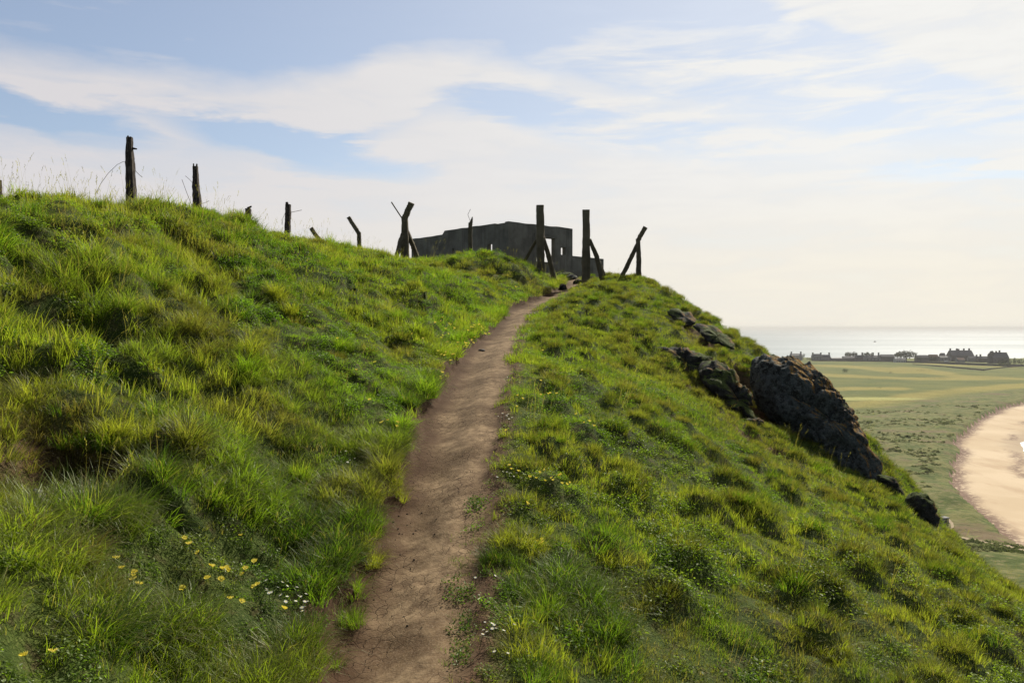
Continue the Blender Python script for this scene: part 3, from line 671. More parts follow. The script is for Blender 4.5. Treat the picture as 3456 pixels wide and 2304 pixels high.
hh_ = _h(cxs, cys, 20); tx = (cxs + hh_) / 2.3; ty = (cys + _h(cxs, cys, 25)) / 1.9; ti = _h(cxs, cys, 29)
tx = tx - .12 * (fbm(tx * 2.1, ty * 2.1, 60, 2) - .5); ty = ty - .12 * (fbm(tx * 2.1, ty * 2.1, 61, 2) - .5)
td = pmask(tx, ty); tl_ = tx < path_c(ty); tn1 = fbm(tx * .5, ty * .5, 33, 2)
for k in range(len(tx)):
    if ti[k] < .35 or td[k] < .28 or tn1[k] < .36 or abs(tx[k]) > .7 * ty[k] + 1.5 or tx[k] < -6.5: continue
    if tl_[k] and random.random() < .72: continue
    if any(math.hypot(tx[k] - q_[2][0], ty[k] - q_[2][1]) < .16 for q_ in FL): continue
    base = [G_oli, G_mid, G_oli * .6 + G_dark * .4, G_brn * .4 + G_dark * .5, G_oli * .75, G_brn * .5 + G_oli * .35][random.randrange(6)] * random.uniform(.7, 1.15)
    sc_ = (.75 + .5 * ti[k]) * (1 + .02 * max(ty[k] - 11, 0))
    for _ in range(5 if ty[k] < 16 else 3): EX.append((tx[k] + random.gauss(0, .055), ty[k] + random.gauss(0, .055), random.choice((20, 21, 22)), sc_ * random.uniform(.8, 1.1), base * random.uniform(.85, 1.2)))
ex = np.array([(e[0], e[1]) for e in EX])
PX = np.concatenate([PX, ex[:, 0]]); PY = np.concatenate([PY, ex[:, 1]]); typ = np.concatenate([typ, [e[2] for e in EX]]); scl = np.concatenate([scl, [e[3] for e in EX]])
tint = np.concatenate([tint, np.array([e[4] for e in EX])]); N = len(PX)
PZ = hz(PX, PY); eps = .12
sx_ = (h_base(PX + eps, PY) - h_base(PX - eps, PY)) / (2 * eps); sy_ = (h_base(PX, PY + eps) - h_base(PX, PY - eps)) / (2 * eps)
rot = np.stack([-(-sy_) * .30 * 1. + rng.normal(0, .10, N), -sx_ * .40 + rng.normal(0, .10, N) , rng.uniform(0, 6.283, N)], -1)
# lean: rotate about world axes before spin -> build as spin first (z), then tilt
rot[:, 0] = sy_ * .35 + rng.normal(0, .12, N); rot[:, 1] = -sx_ * .35 + rng.normal(0, .12, N)
def eul(rx, ry, rz):                 # XYZ euler whose z spin happens first
    cx, sx1 = np.cos(rx), np.sin(rx); cy, sy1 = np.cos(ry), np.sin(ry); cz, sz1 = np.cos(rz), np.sin(rz)
    # M = Rx*Ry*Rz  (z spin first); convert to blender XYZ euler (M = Rz*Ry*Rx)
    m00 = cy * cz; m01 = -cy * sz1; m02 = sy1
    m10 = cx * sz1 + sx1 * sy1 * cz; m11 = cx * cz - sx1 * sy1 * sz1; m12 = -sx1 * cy
    m20 = sx1 * sz1 - cx * sy1 * cz; m21 = sx1 * cz + cx * sy1 * sz1; m22 = cx * cy
    return np.stack([np.arctan2(m21, m22), np.arcsin(np.clip(-m20, -1, 1)), np.arctan2(m10, m00)], -1)
rot = eul(rot[:, 0], rot[:, 1], rot[:, 2])
print('grass clumps', N)
pv = []; pf = []; pa = []; pb = []; pk = []
for k, (V, Fc, A, B) in enumerate(protos):
    b = len(pv); pv += V; pf += [tuple(i + b for i in q) for q in Fc]; pa += A; pb += B; pk += [k] * len(V)
nv = len(pv)
me = bpy.data.meshes.new('grass'); me.from_pydata(pv + np.stack([PX, PY, PZ], -1).tolist(), [], pf)
def at(name, typ_, arr, key='value'):
    a = me.attributes.new(name, typ_, 'POINT'); a.data.foreach_set(key, np.ascontiguousarray(arr).ravel())
at('kind', 'INT', np.concatenate([pk, 100 + typ]).astype(np.int32))
at('along', 'FLOAT', np.concatenate([pa, np.zeros(N)]).astype(np.float32)); at('blade', 'FLOAT', np.concatenate([pb, np.zeros(N)]).astype(np.float32))
at('turn', 'FLOAT_VECTOR', np.concatenate([np.zeros((nv, 3)), rot]).astype(np.float32), 'vector')
at('tint', 'FLOAT_VECTOR', np.concatenate([np.zeros((nv, 3)), tint]).astype(np.float32), 'vector')
at('size', 'FLOAT', np.concatenate([np.zeros(nv), scl]).astype(np.float32))
me.materials.append(M_grass)
grass = link(bpy.data.objects.new('grass', me)); tag(grass, 'green grass and tussocks covering the steep headland', 'grass', kind='stuff')
ng = bpy.data.node_groups.new('grass_scatter', 'GeometryNodeTree')
ng.interface.new_socket('Geometry', in_out='INPUT', socket_type='NodeSocketGeometry'); ng.interface.new_socket('Geometry', in_out='OUTPUT', socket_type='NodeSocketGeometry')
g = NT(ng); gi = g.node('NodeGroupInput'); go = g.node('NodeGroupOutput'); jn = g.node('GeometryNodeJoinGeometry')
def named(n_, dt):
    q = g.node('GeometryNodeInputNamedAttribute', data_type=dt); q.inputs['Name'].default_value = n_; return q.outputs[0]
kd = named('kind', 'INT'); tn = named('turn', 'FLOAT_VECTOR'); szz = named('size', 'FLOAT')
def pick(val):
    c = g.node('FunctionNodeCompare', data_type='INT', operation='EQUAL'); g.l.new(kd, c.inputs[2]); c.inputs[3].default_value = val
    s = g.node('GeometryNodeSeparateGeometry', domain='POINT'); g.l.new(gi.outputs[0], s.inputs[0]); g.l.new(c.outputs[0], s.inputs[1]); return s.outputs[0]
for k in range(len(protos)):
    ip = g.node('GeometryNodeInstanceOnPoints'); g.l.new(pick(100 + k), ip.inputs['Points']); g.l.new(pick(k), ip.inputs['Instance'])
    g.l.new(tn, ip.inputs['Rotation']); g.l.new(szz, ip.inputs['Scale']); g.l.new(ip.outputs[0], jn.inputs[0])
g.l.new(jn.outputs[0], go.inputs[0])
md = grass.modifiers.new('scatter', 'NODES'); md.node_group = ng

# ------------------------------------------------------------------ rocks
def rock(name, outline, Y, depth, mat, label, cat='rock', group=None, amp=.10, tilt=.0, seed=1, n=90, m=56, back=.5, plane=None):
    """closed rock: the outline gives its profile, the body bulges `depth` metres fore and aft"""
    pts = np.array([pt(u, v, (plane(u, v) if plane else Y)) for u, v in outline]); c = pts.mean(0)
    o = c.copy()
    rel = pts - c; ang = np.arctan2(rel[:, 2], rel[:, 0]); rad = np.hypot(rel[:, 0], rel[:, 2]); s = np.argsort(ang); ang = ang[s]; rad = rad[s]; yy = rel[s, 1]
    ang3 = np.concatenate([ang - 2 * math.pi, ang, ang + 2 * math.pi]); rad3 = np.tile(rad, 3); yy3 = np.tile(yy, 3)
    V = []; Fc = []
    for j in range(m + 1):
        ph = -math.pi / 2 + math.pi * j / m
        for i in range(n):
            th = 2 * math.pi * i / n - math.pi
            r = np.interp(th, ang3, rad3); cy_ = np.interp(th, ang3, yy3)
            kk = abs(math.cos(ph))**.5; dy = math.copysign(abs(math.sin(ph))**1.1, ph) * depth * (1 if ph < 0 else back * 2)
            V.append((r * kk * math.cos(th), cy_ * kk + dy, r * kk * math.sin(th)))
    V = np.array(V)
    # facets and crags
    nn = V / (np.linalg.norm(V, axis=1)[:, None] + 1e-6); disp = np.zeros(len(V)); off_ = Vector((seed * 7.7, seed * 3.1, 0))
    from mathutils import noise as mn
    for q in range(len(V)):
        p = Vector(V[q]) + off_; pw2 = Vector((p.x, p.y, p.z)) + .25 * mn.noise_vector(p * 1.5)
        dv = mn.voronoi(pw2 * 2.1)[0]; dw = mn.voronoi(pw2 * 5.5)[0]
        disp[q] = amp * (1.0 * mn.fractal(p * 1.1, 1., 2., 3) + .75 * (.3 - dv[0]) + .22 * (.3 - dw[0]) + 1.0 * (.22 - abs(mn.noise(p * 2.3))) + .35 * mn.fractal(p * 11, 1., 2., 3)) - amp * .35 * sst(dv[1] - dv[0], .07, .0)
    V = V + nn * disp[:, None]
    Fc = [(j * n + i, j * n + (i + 1) % n, (j + 1) * n + (i + 1) % n, (j + 1) * n + i) for j in range(m) for i in range(n)]
    ob = mesh_obj(name, V, Fc, mat, smooth=True, loc=tuple(o)); return tag(ob, label, cat, group)
rock('boulder', [(2556, 1200), (2612, 1183), (2663, 1191), (2714, 1217), (2765, 1255), (2796, 1296), (2837, 1332), (2867, 1367), (2893, 1410), (2913, 1461), (2934, 1522), (2962, 1568), (2966, 1606), (2925, 1650),
                 (2860, 1625), (2791, 1575), (2714, 1535), (2660, 1475), (2605, 1420), (2555, 1380), (2540, 1308), (2545, 1247)], 17.6, .75, M_rock,
     'huge dark grey lichened boulder with orange rim jutting from the right slope', 'boulder', amp=.16, seed=2, n=190, m=120, plane=lambda u, v: np.interp(v, [1180, 1650], [17.3, 16.7]))
rock('rock_outcrop', [(2400, 1215), (2449, 1232), (2495, 1284), (2546, 1345), (2541, 1390), (2570, 1440), (2592, 1480), (2545, 1440), (2500, 1398), (2455, 1372), (2400, 1320), (2378, 1290), (2370, 1240)], 17.0, .35, M_rock_b,
     'jagged dark brown outcrop in the turf just left of the huge boulder', 'rock', amp=.2, seed=5, n=90, m=44, plane=lambda u, v: np.interp(v, [1200, 1480], [17.0, 15.7]), back=1.4)
rock('rock_outcrop', [(2190, 1168), (2260, 1170), (2330, 1190), (2395, 1215), (2400, 1270), (2385, 1300), (2310, 1262), (2235, 1222)], 17.9, .25, M_rock_b,
     'long low mossy outcrop in the turf, farther up the slope than the jagged one', 'rock', amp=.17, seed=6, n=80, m=40, plane=lambda u, v: np.interp(v, [1160, 1300], [18.0, 17.3]), back=1.6)
rock('rock_ledge', [(2330, 1098), (2380, 1092), (2440, 1125), (2482, 1162), (2478, 1182), (2430, 1160), (2370, 1130)], 20.5, .2, M_rock_b,
     'flat dark rock ledge showing through the turf above the huge boulder', 'rock', amp=.09, seed=7, n=60, m=30, plane=lambda u, v: np.interp(v, [1090, 1185], [21.4, 19.9]))
rock('rock_ledge', [(2250, 1052), (2300, 1050), (2345, 1075), (2350, 1092), (2290, 1080)], 22.5, .18, M_rock_b,
     'small rock ledge in the turf highest up the right slope', 'rock', amp=.09, seed=8, n=50, m=26, plane=lambda u, v: np.interp(v, [1050, 1095], [23., 21.8]))
rock('rock', [(2962, 1604), (2990, 1612), (3022, 1640), (3040, 1680), (3020, 1672), (2985, 1645)], 15.9, .22, M_rock_b, 'narrow brown rock on the skyline edge just below the huge boulder', 'rock', amp=.09, seed=9, n=50, m=26)
rock('rock', [(3066, 1705), (3080, 1685), (3105, 1678), (3135, 1690), (3150, 1720), (3156, 1765), (3150, 1790), (3110, 1770), (3075, 1735)], 14.6, .28, M_rock_b, 'rounded black rock on the slope edge, lowest of the edge rocks', 'rock', amp=.11, seed=10, n=60, m=30)
rock('rock', [(3010, 1695), (3040, 1700), (3070, 1735), (3078, 1756), (3040, 1738)], 14.9, .12, M_rock_b, 'thin dark rock in the turf between the narrow and rounded edge rocks', 'rock', amp=.03, seed=12, n=40, m=20)
rock('rock', [(2880, 1645), (2925, 1650), (2950, 1690), (2935, 1712), (2895, 1690)], 15.5, .14, M_rock_b, 'small dark rock tucked under the foot of the huge boulder', 'rock', amp=.04, seed=14, n=40, m=20)
def turf_rock(u, v, r, label, mat=M_rock_b, seed=20, asp=(1.5, 1., .6), sink=.35):
    g_ = ground(u, v)
    if g_ is None: return
    n, m = 36, 22; V = []
    for j in range(m + 1):
        ph = -math.pi / 2 + math.pi * j / m
        for i in range(n):
            th = 2 * math.pi * i / n; q = np.array((math.cos(ph) * math.cos(th), math.cos(ph) * math.sin(th), math.sin(ph)))
            V.append(q)
    V = np.array(V); P = V * 1.3 + seed * 3.1
    dsp = 1 + .45 * (fbm(P[:, 0] + P[:, 2] * .7, P[:, 1] - P[:, 2] * .5, seed, 4) - .5) * 2 * .6
    V = V * dsp[:, None] * np.array(asp) * r
    Fc = [(j * n + i, j * n + (i + 1) % n, (j + 1) * n + (i + 1) % n, (j + 1) * n + i) for j in range(m) for i in range(n)]
    ob = mesh_obj('stone', V, Fc, mat, smooth=True, loc=(g_[0], g_[1], g_[2] + r * asp[2] * (1 - 2 * sink))); ob.rotation_euler = (0, 0, seed * 1.3); tag(ob, label, 'stone')
turf_rock(125, 1740, .085, 'smooth grey stone half buried in the left bank', M_stone, 21, (.8, .6, 1.1), .45)
rock('rock_outcrop', [(2105, 1150), (2150, 1146), (2200, 1166), (2215, 1200), (2180, 1205), (2130, 1180)], 18.6, .2, M_rock_b, 'mossy turf covered rock hump at the upper left end of the outcrop', 'rock', amp=.12, seed=31, n=60, m=30, back=1.4)
rock('rock_outcrop', [(2380, 1255), (2420, 1240), (2455, 1262), (2470, 1300), (2440, 1330), (2395, 1310)], 16.6, .3, M_rock_b, 'dark rock knob joining the jagged outcrop to the long mossy one', 'rock', amp=.14, seed=32, n=60, m=30, back=1.4)
rock('rock', [(2508, 1412), (2540, 1410), (2575, 1445), (2590, 1476), (2560, 1466), (2525, 1440)], 15.6, .2, M_rock_b, 'narrow dark rock tail at the low end of the jagged outcrop', 'rock', amp=.08, seed=33, n=50, m=26)
turf_rock(1626, 1184, .04, 'grey pebble at the left edge of the path by the yellow flowers', M_stone, 26)

# ------------------------------------------------------------------ posts
def limb(mb, pts, rads, sides=4, rough=.06, seed=0, rings=14, cap=True, rot0=math.pi / 4, flat=1.):
    """solid limb along a polyline; square by default"""
    pts = [np.array(p, float) for p in pts]; L = [0.]
    for a, b in zip(pts[:-1], pts[1:]): L.append(L[-1] + float(np.linalg.norm(b - a)))
    C = []; Rr = []; D = []
    ts = sorted(set([L[-1] * i / rings for i in range(rings + 1)] + L))
    for t_ in ts:
        i = min(max(int(np.searchsorted(L, t_, 'right')) - 1, 0), len(pts) - 2); f = (t_ - L[i]) / (L[i + 1] - L[i])
        C.append(pts[i] * (1 - f) + pts[i + 1] * f); Rr.append(rads[i] * (1 - f) + rads[i + 1] * f)
    V = []; rs = np.random.default_rng(seed + 100)
    ns = sides * 3
    for k, c in enumerate(C):
        a = C[max(k - 1, 0)]; b = C[min(k + 1, len(C) - 1)]; dd = (b - a) / (np.linalg.norm(b - a) + 1e-9)
        ex_ = np.array((1., 0, 0)) - dd * dd[0]; ex_ /= np.linalg.norm(ex_); ey_ = np.cross(dd, ex_)
        wobx, woby = (fbm(np.array([k * .35 + seed]), np.array([1.]), seed, 3)[0] - .5) * rough * Rr[k] * 3, (fbm(np.array([k * .35 + seed]), np.array([5.]), seed, 3)[0] - .5) * rough * Rr[k] * 3
        for s in range(ns):
            th = rot0 + 2 * math.pi * s / ns
            if sides == 4:
                q = max(abs(math.cos(th)), abs(math.sin(th))); r = Rr[k] / q
                if (s % 3) == 0: r *= .93
            else: r = Rr[k]
            r *= 1 + rough * rs.normal(0, .55)
            V.append(c + ex_ * (r * math.cos(th) + wobx) + ey_ * (r * math.sin(th) * flat + woby))
    Fc = []
    nk = len(C)
    for k in range(nk - 1):
        for s in range(ns): Fc.append((k * ns + s, k * ns + (s + 1) % ns, (k + 1) * ns + (s + 1) % ns, (k + 1) * ns + s))
    Fc.append(tuple(reversed(range(ns)))); Fc.append(tuple((nk - 1) * ns + s for s in range(ns)))
    mb.add(V, Fc)
def post(name, root_uv, Y, label, cat, group, parts, mat):
    """parts: (part name, [(u,v,dy)...], [half widths px...], sides, mat)"""
    base = pt(root_uv[0], root_uv[1], Y); r = empty(name, tuple(base)); tag(r, label, cat, group)
    for i, (pn, pl, hw, sides, m_) in enumerate(parts):
        mb = MB(); P = [pt(u, v, Y + dy) - base for u, v, dy in pl]; rr = [h * (Y / F) for h in hw]
        limb(mb, P, rr, sides, .10 if sides == 4 and m_ is not M_wire else (.06 if m_ is M_post else .16 if m_ is M_wood else 0.), seed=int(root_uv[0]) + i, rings=max(4, len(pl)) if m_ is M_wire else 16)
        mb.build(pn, m_, r)
    return r
GP = 'old fence posts along the headland crest'
post('fence_post', (444, 720), 13, 'tallest weathered timber fence post on the left crest, with a broken nub near its top', 'fence post', GP, [
    ('shaft', [(446, 745, 0), (443, 640, 0), (440, 540, 0), (438, 464, 0)], [16, 14, 11.5, 9], 4, M_wood),
    ('splinter', [(433, 470, 0), (432, 458, 0)], [4, 2], 4, M_wood), ('splinter', [(441, 470, 0), (443, 462, 0)], [5, 3], 4, M_wood),
    ('nub', [(446, 501, 0), (462, 503, 0)], [4, 2], 4, M_wood),
    ('wire', [(430, 548, 0), (415, 546, .1), (395, 556, .2), (365, 585, .3), (340, 620, .4), (322, 655, .5)], [.7] * 6, 3, M_wire), ('wire', [(456, 575, 0), (468, 588, -.1), (480, 598, -.2)], [.8] * 3, 3, M_wire)], M_wood)
post('fence_post', (666, 760), 16.5, 'timber fence post on the left crest with a forked, notched top', 'fence post', GP, [
    ('shaft', [(668, 785, 0), (665, 680, 0), (661, 600, 0), (659, 562, 0)], [14.5, 12, 8.5, 7.5], 4, M_wood),
    ('prong', [(654, 566, 0), (653, 552, 0)], [2.6, 1.6], 4, M_wood), ('prong', [(664, 566, 0), (664.5, 553, 0)], [3, 1.8], 4, M_wood),
    ('wire', [(652, 620, 0), (640, 606, .1), (626, 594, .2)], [.7] * 3, 3, M_wire), ('wire', [(650, 700, 0), (630, 650, .1), (614, 606, .2)], [.8] * 3, 3, M_wire), ('wire', [(678, 688, 0), (692, 684, .1), (706, 678, .1)], [.7] * 3, 3, M_wire)], M_wood)
post('fence_post', (838, 780), 19, 'short timber stump post on the left crest with a slanting spike on top', 'fence post', GP, [
    ('shaft', [(839, 800, 0), (838, 704, 0)], [9.5, 8.5], 4, M_wood), ('spike', [(836, 704, 0), (849, 696, 0)], [4.5, 2], 4, M_wood)], M_wood)
post('fence_post', (970, 800), 21, 'straight slant-topped timber fence post on the crest, trailing a wire to the right', 'fence post', GP, [
    ('shaft', [(968, 820, 0), (971, 740, 0), (973, 690, 0)], [9.2, 8.8, 8.4], 4, M_wood), ('tip', [(969, 692, 0), (968, 682, 0)], [5, 3.5], 4, M_wood),
    ('wire', [(980, 717, 0), (1000, 713, .1), (1018, 709, .2)], [.8] * 3, 3, M_wire), ('wire', [(962, 720, 0), (955, 735, .1), (952, 760, .1)], [.6] * 3, 3, M_wire)], M_wood)
GC = 'bent concrete fence posts on the headland'
post('concrete_post', (1085, 830), 24, 'short leaning end of a concrete post poking from the crest grass', 'concrete post', GC, [('shaft', [(1098, 838, 0), (1050, 770, 0)], [7, 6.5], 4, M_post)], M_post)
post('concrete_post', (1212, 830), 26, 'thin concrete post with its top bent to the left, on the crest', 'concrete post', GC, [
    ('shaft', [(1212, 850, 0), (1212, 786, 0)], [6.8, 6.6], 4, M_post), ('bent_arm', [(1213, 790, 0), (1176, 733, 0)], [6.8, 6.2], 4, M_post)], M_post)
post('concrete_post', (1366, 880), 29.5, 'thick braced concrete post bent to the right with an iron rod, left of the ruin', 'concrete post', GC, [
    ('shaft', [(1368, 905, 0), (1366, 800, 0), (1365, 732, 0)], [15, 12.5, 10], 4, M_post), ('bent_arm', [(1365, 740, 0), (1388, 684, -.1)], [10, 10], 4, M_post),
    ('brace', [(1372, 780, .1), (1390, 822, .3), (1407, 866, .5)], [8, 7.5, 7.5], 4, M_post), ('brace', [(1362, 790, 0), (1349, 822, -.2), (1343, 850, -.3), (1336, 882, -.4)], [8, 7, 7, 6], 4, M_post),
    ('brace', [(1362, 800, .1), (1370, 900, .5)], [12, 12], 4, M_post), ('iron_rod', [(1357, 737, 0), (1321, 682, 0)], [2.2, 2.2], 6, M_wire)], M_post)
post('concrete_post', (1587, 870), 31, 'slim concrete post with broken pointed top standing in front of the ruin', 'concrete post', GC, [
    ('shaft', [(1588, 890, 0), (1587, 752, 0)], [7, 6.5], 4, M_post), ('broken_tip', [(1588, 756, 0), (1592, 744, 0), (1594.5, 732, 0)], [6.5, 4, 1.2], 4, M_post),
    ('wire', [(1586, 744, 0), (1579, 724, 0), (1588, 706, .1)], [.7] * 3, 3, M_wire)], M_post)
GG = 'pair of tall concrete gateposts'
post('gatepost', (1823, 945), 29, 'tall square concrete gatepost left of the path, standing in front of the ruin window', 'gatepost', GG, [
    ('shaft', [(1826, 975, 0), (1824, 860, 0), (1824, 760, 0), (1823.5, 693, 0)], [13.5, 13, 13, 12.5], 4, M_post),
    ('brace', [(1832, 800, .1), (1850, 858, .3), (1872, 948, .5)], [7, 8, 8.5], 4, M_post), ('brace', [(1814, 806, .1), (1798, 830, .3), (1772, 880, .6)], [5, 5, 5], 4, M_post)], M_post)
post('gatepost', (1980, 955), 29, 'tall crumbling concrete gatepost right of the path end', 'gatepost', GG, [
    ('shaft', [(1977, 990, 0), (1978, 880, 0), (1979, 800, 0), (1978, 709, 0)], [13.5, 13.5, 12, 12], 4, M_post),
    ('brace', [(1990, 808, .1), (2012, 862, .3), (2034, 945, .5)], [6, 8, 9], 4, M_post), ('brace', [(2022, 880, .6), (2042, 930, .9)], [4, 4], 4, M_post)], M_post)
post('concrete_post', (2153, 935), 30, 'bent-topped concrete post with a leaning brace, farthest right on the skyline', 'concrete post', GC, [
    ('shaft', [(2155, 962, 0), (2156, 890, 0), (2153, 806, 0)], [8.5, 8, 6.8], 4, M_post), ('bent_arm', [(2153, 812, 0), (2178, 766, -.05)], [7, 7.4], 4, M_post),
    ('brace', [(2151, 824, .1), (2125, 880, .2), (2092, 948, .3)], [6, 7, 7], 4, M_post)], M_post)
post('fence_post', (1, 700), 10.5, 'narrow pale fence post cut by the left edge of the picture', 'fence post', GP, [('shaft', [(0, 730, 0), (-1, 608, 0)], [7, 5], 4, M_wood)], M_wood)

# ------------------------------------------------------------------ the ruin
def wall_mesh(p0, p1, zb, ztop, th, openings, nseg=26):
    """wall from p0 to p1 (xy), profile ztop(s) with s in metres, openings (s0, s1, z0, z1)"""
    p0 = np.array(p0, float); p1 = np.array(p1, float); L = float(np.linalg.norm(p1 - p0)); dd = (p1 - p0) / L; nn = np.array((-dd[1], dd[0]))
    if nn[1] < 0: nn = -nn
    S = sorted(set([L * i / nseg for i in range(nseg + 1)] + [o[0] for o in openings] + [o[1] for o in openings]))
    Zs = sorted(set([zb] + [o[2] for o in openings] + [o[3] for o in openings])); Zl = Zs + [None]
    V = []; Fc = []; cache = {}
    def vid(i, j, k):
        if (i, j, k) not in cache:
            s = S[i]; z = ztop(s) if Zl[j] is None else Zl[j]; q = p0 + dd * s + nn * (th * k)
            cache[(i, j, k)] = len(V); V.append((q[0], q[1], z))
        return cache[(i, j, k)]
    def solid(i, j):
        if i < 0 or j < 0 or i >= len(S) - 1 or j >= len(Zl) - 1: return False
        sm = (S[i] + S[i + 1]) / 2; zm = (Zl[j] + (Zl[j + 1] if Zl[j + 1] is not None else ztop(sm))) / 2
        return not any(o[0] < sm < o[1] and o[2] < zm < o[3] for o in openings)
    for i in range(len(S) - 1):
        for j in range(len(Zl) - 1):
            if not solid(i, j): continue
            Fc.append((vid(i, j, 0), vid(i + 1, j, 0), vid(i + 1, j + 1, 0), vid(i, j + 1, 0))); Fc.append((vid(i + 1, j, 1), vid(i, j, 1), vid(i, j + 1, 1), vid(i + 1, j + 1, 1)))
            if not solid(i - 1, j): Fc.append((vid(i, j, 1), vid(i, j, 0), vid(i, j + 1, 0), vid(i, j + 1, 1)))
            if not solid(i + 1, j): Fc.append((vid(i + 1, j, 0), vid(i + 1, j, 1), vid(i + 1, j + 1, 1), vid(i + 1, j + 1, 0)))
            if not solid(i, j - 1): Fc.append((vid(i, j, 0), vid(i, j, 1), vid(i + 1, j, 1), vid(i + 1, j, 0)))
            if not solid(i, j + 1): Fc.append((vid(i, j + 1, 0), vid(i + 1, j + 1, 0), vid(i + 1, j + 1, 1), vid(i, j + 1, 1)))
    return V, Fc
corner_p = pt(1716, 747, 36.); ZT = corner_p[2]; c2 = corner_p[:2]
lend = np.array((-5.05, 41.6)); rend = np.array((2.80, 38.3))
ruin = empty('bunker_ruin', (c2[0], c2[1], 2.0)); tag(ruin, 'roofless dark concrete bunker ruin at the end of the path', 'bunker')
def rel(V): return [(x - c2[0], y - c2[1], z - 2.0) for x, y, z in V]
def s_at(u, a, b):                     # distance along a->b where the sight column u crosses it
    k = (u - CX) / F; a = np.array(a); b = np.array(b); dd = (b - a) / np.linalg.norm(b - a)
    return float((k * a[1] - a[0]) / (dd[0] - k * dd[1]))
def z_at(v, s, a, b):
    dd = (np.array(b) - np.array(a)) / np.linalg.norm(np.array(b) - np.array(a)); return float(pt(0, v, (a + dd * s)[1])[2])
def ztl(s):
    z = ZT + .03 * (vnoise(np.array([s * 2.1]), np.array([2.]), 5)[0] - .5)
    if s > s_at(1496, c2, lend): z -= .17
    a = s_at(1672, c2, lend)
    if s < a: z -= .045
    return z
def ztr(s): return ZT - .01 * s + .03 * (vnoise(np.array([s * 2.1]), np.array([9.]), 6)[0] - .5)
def opn(u0, u1, v0, v1, a, b):
    s0, s1 = s_at(u0, a, b), s_at(u1, a, b); s0, s1 = min(s0, s1), max(s0, s1); sm = (s0 + s1) / 2
    return (s0, s1, z_at(v1, sm, a, b), z_at(v0, sm, a, b))
V, Fc = wall_mesh(c2, lend, 1.6, ztl, .2, [opn(1646, 1661, 823, 850, c2, lend), opn(1526, 1533, 838, 868, c2, lend)], 40); mesh_obj('wall', rel(V), Fc, M_bunker, ruin)
V, Fc = wall_mesh(c2, rend, 1.6, ztr, .24, [opn(1811, 1872, 803, 884, c2, rend), opn(1893, 1909, 835, 860, c2, rend)], 24); mesh_obj('wall', rel(V), Fc, M_bunker, ruin)
pe = np.array((4.38, 39.55)); r2 = rend + (pe - rend) * .004
ztp = pt(0, 864, 38.4)[2]
V, Fc = wall_mesh(r2, pe, 1.3, lambda s: ztp - .02 * s, .25, [], 12); pw_ = mesh_obj('parapet', rel(V), Fc, M_bunker, ruin)
dr = (lend - c2) / np.linalg.norm(lend - c2); far_c = rend + dr * np.linalg.norm(lend - c2)
V, Fc = wall_mesh(rend + dr * .4, far_c, 1.4, lambda s: 3.0 + .2 * (vnoise(np.array([s]), np.array([4.]), 7)[0] - .5), .3, [], 16); mesh_obj('wall', rel(V), Fc, M_bunker, ruin)
V, Fc = wall_mesh(lend + (far_c - lend) * .09, far_c - (far_c - lend) * .12, 1.4, lambda s: 3.1, .3, [], 10); mesh_obj('wall', rel(V), Fc, M_bunker, ruin)
# lintel over the window, standing a little proud
o_ = opn(1811, 1872, 803, 884, c2, rend); dd = (rend - c2) / np.linalg.norm(rend - c2); nn = np.array((dd[1], -dd[0]))
cc = c2 + dd * ((o_[0] + o_[1]) / 2) + nn * .02; mb = MB(); mb.box((cc[0] - c2[0], cc[1] - c2[1], o_[3] + .09 - 2.0), ((o_[1] - o_[0]) / 2 + .14, .025, .085), math.atan2(dd[1], dd[0])); mb.build('lintel', M_bunker, ruin)
# rubble at the foot of the ruin
def chunk(name, c, r, label, cat, mat, seed, group=None):
    n, m = 10, 7; V = []; rs = np.random.default_rng(seed)
    for j in range(m + 1):
        ph = -math.pi / 2 + math.pi * j / m
        for i in range(n):
            th = 2 * math.pi * i / n; q = np.array((math.cos(ph) * math.cos(th), math.cos(ph) * math.sin(th), math.sin(ph)))
            q = np.sign(q) * np.abs(q)**.8; V.append(q * np.array(r) * (1 + .10 * rs.normal()))
    Fc = [(j * n + i, j * n + (i + 1) % n, (j + 1) * n + (i + 1) % n, (j + 1) * n + i) for j in range(m) for i in range(n)]
    o = mesh_obj(name, np.array(V), Fc, mat, loc=tuple(c)); o.rotation_euler = (rs.uniform(-.2, .2), rs.uniform(-.2, .2), rs.uniform(0, 3)); return tag(o, label, cat, group)
for k, (u, v, Y, r, mt, lb) in enumerate([(1905, 938, 34.5, (.50, .22, .16), M_rock_b, 'long dark concrete slab lying before the ruin between the gateposts'), (1930, 948, 33.5, (.24, .2, .13), M_stone, 'pale block of rubble beside the right gatepost'),
        (1900, 962, 28.2, (.13, .12, .14), M_rock_b, 'dark lump added for the notch in the left path edge by the gateposts'),  # solid lump added where the path edge has a dark notch
        (1950, 962, 30.6, (.22, .16, .1), M_rock_b, 'low dark rubble lump at the foot of the right gatepost')]):
    p = pt(u, v, Y); chunk('rubble', (p[0], Y, gz(p[0], Y) + r[2] * .4), r, lb, 'rubble', mt, 40 + k)

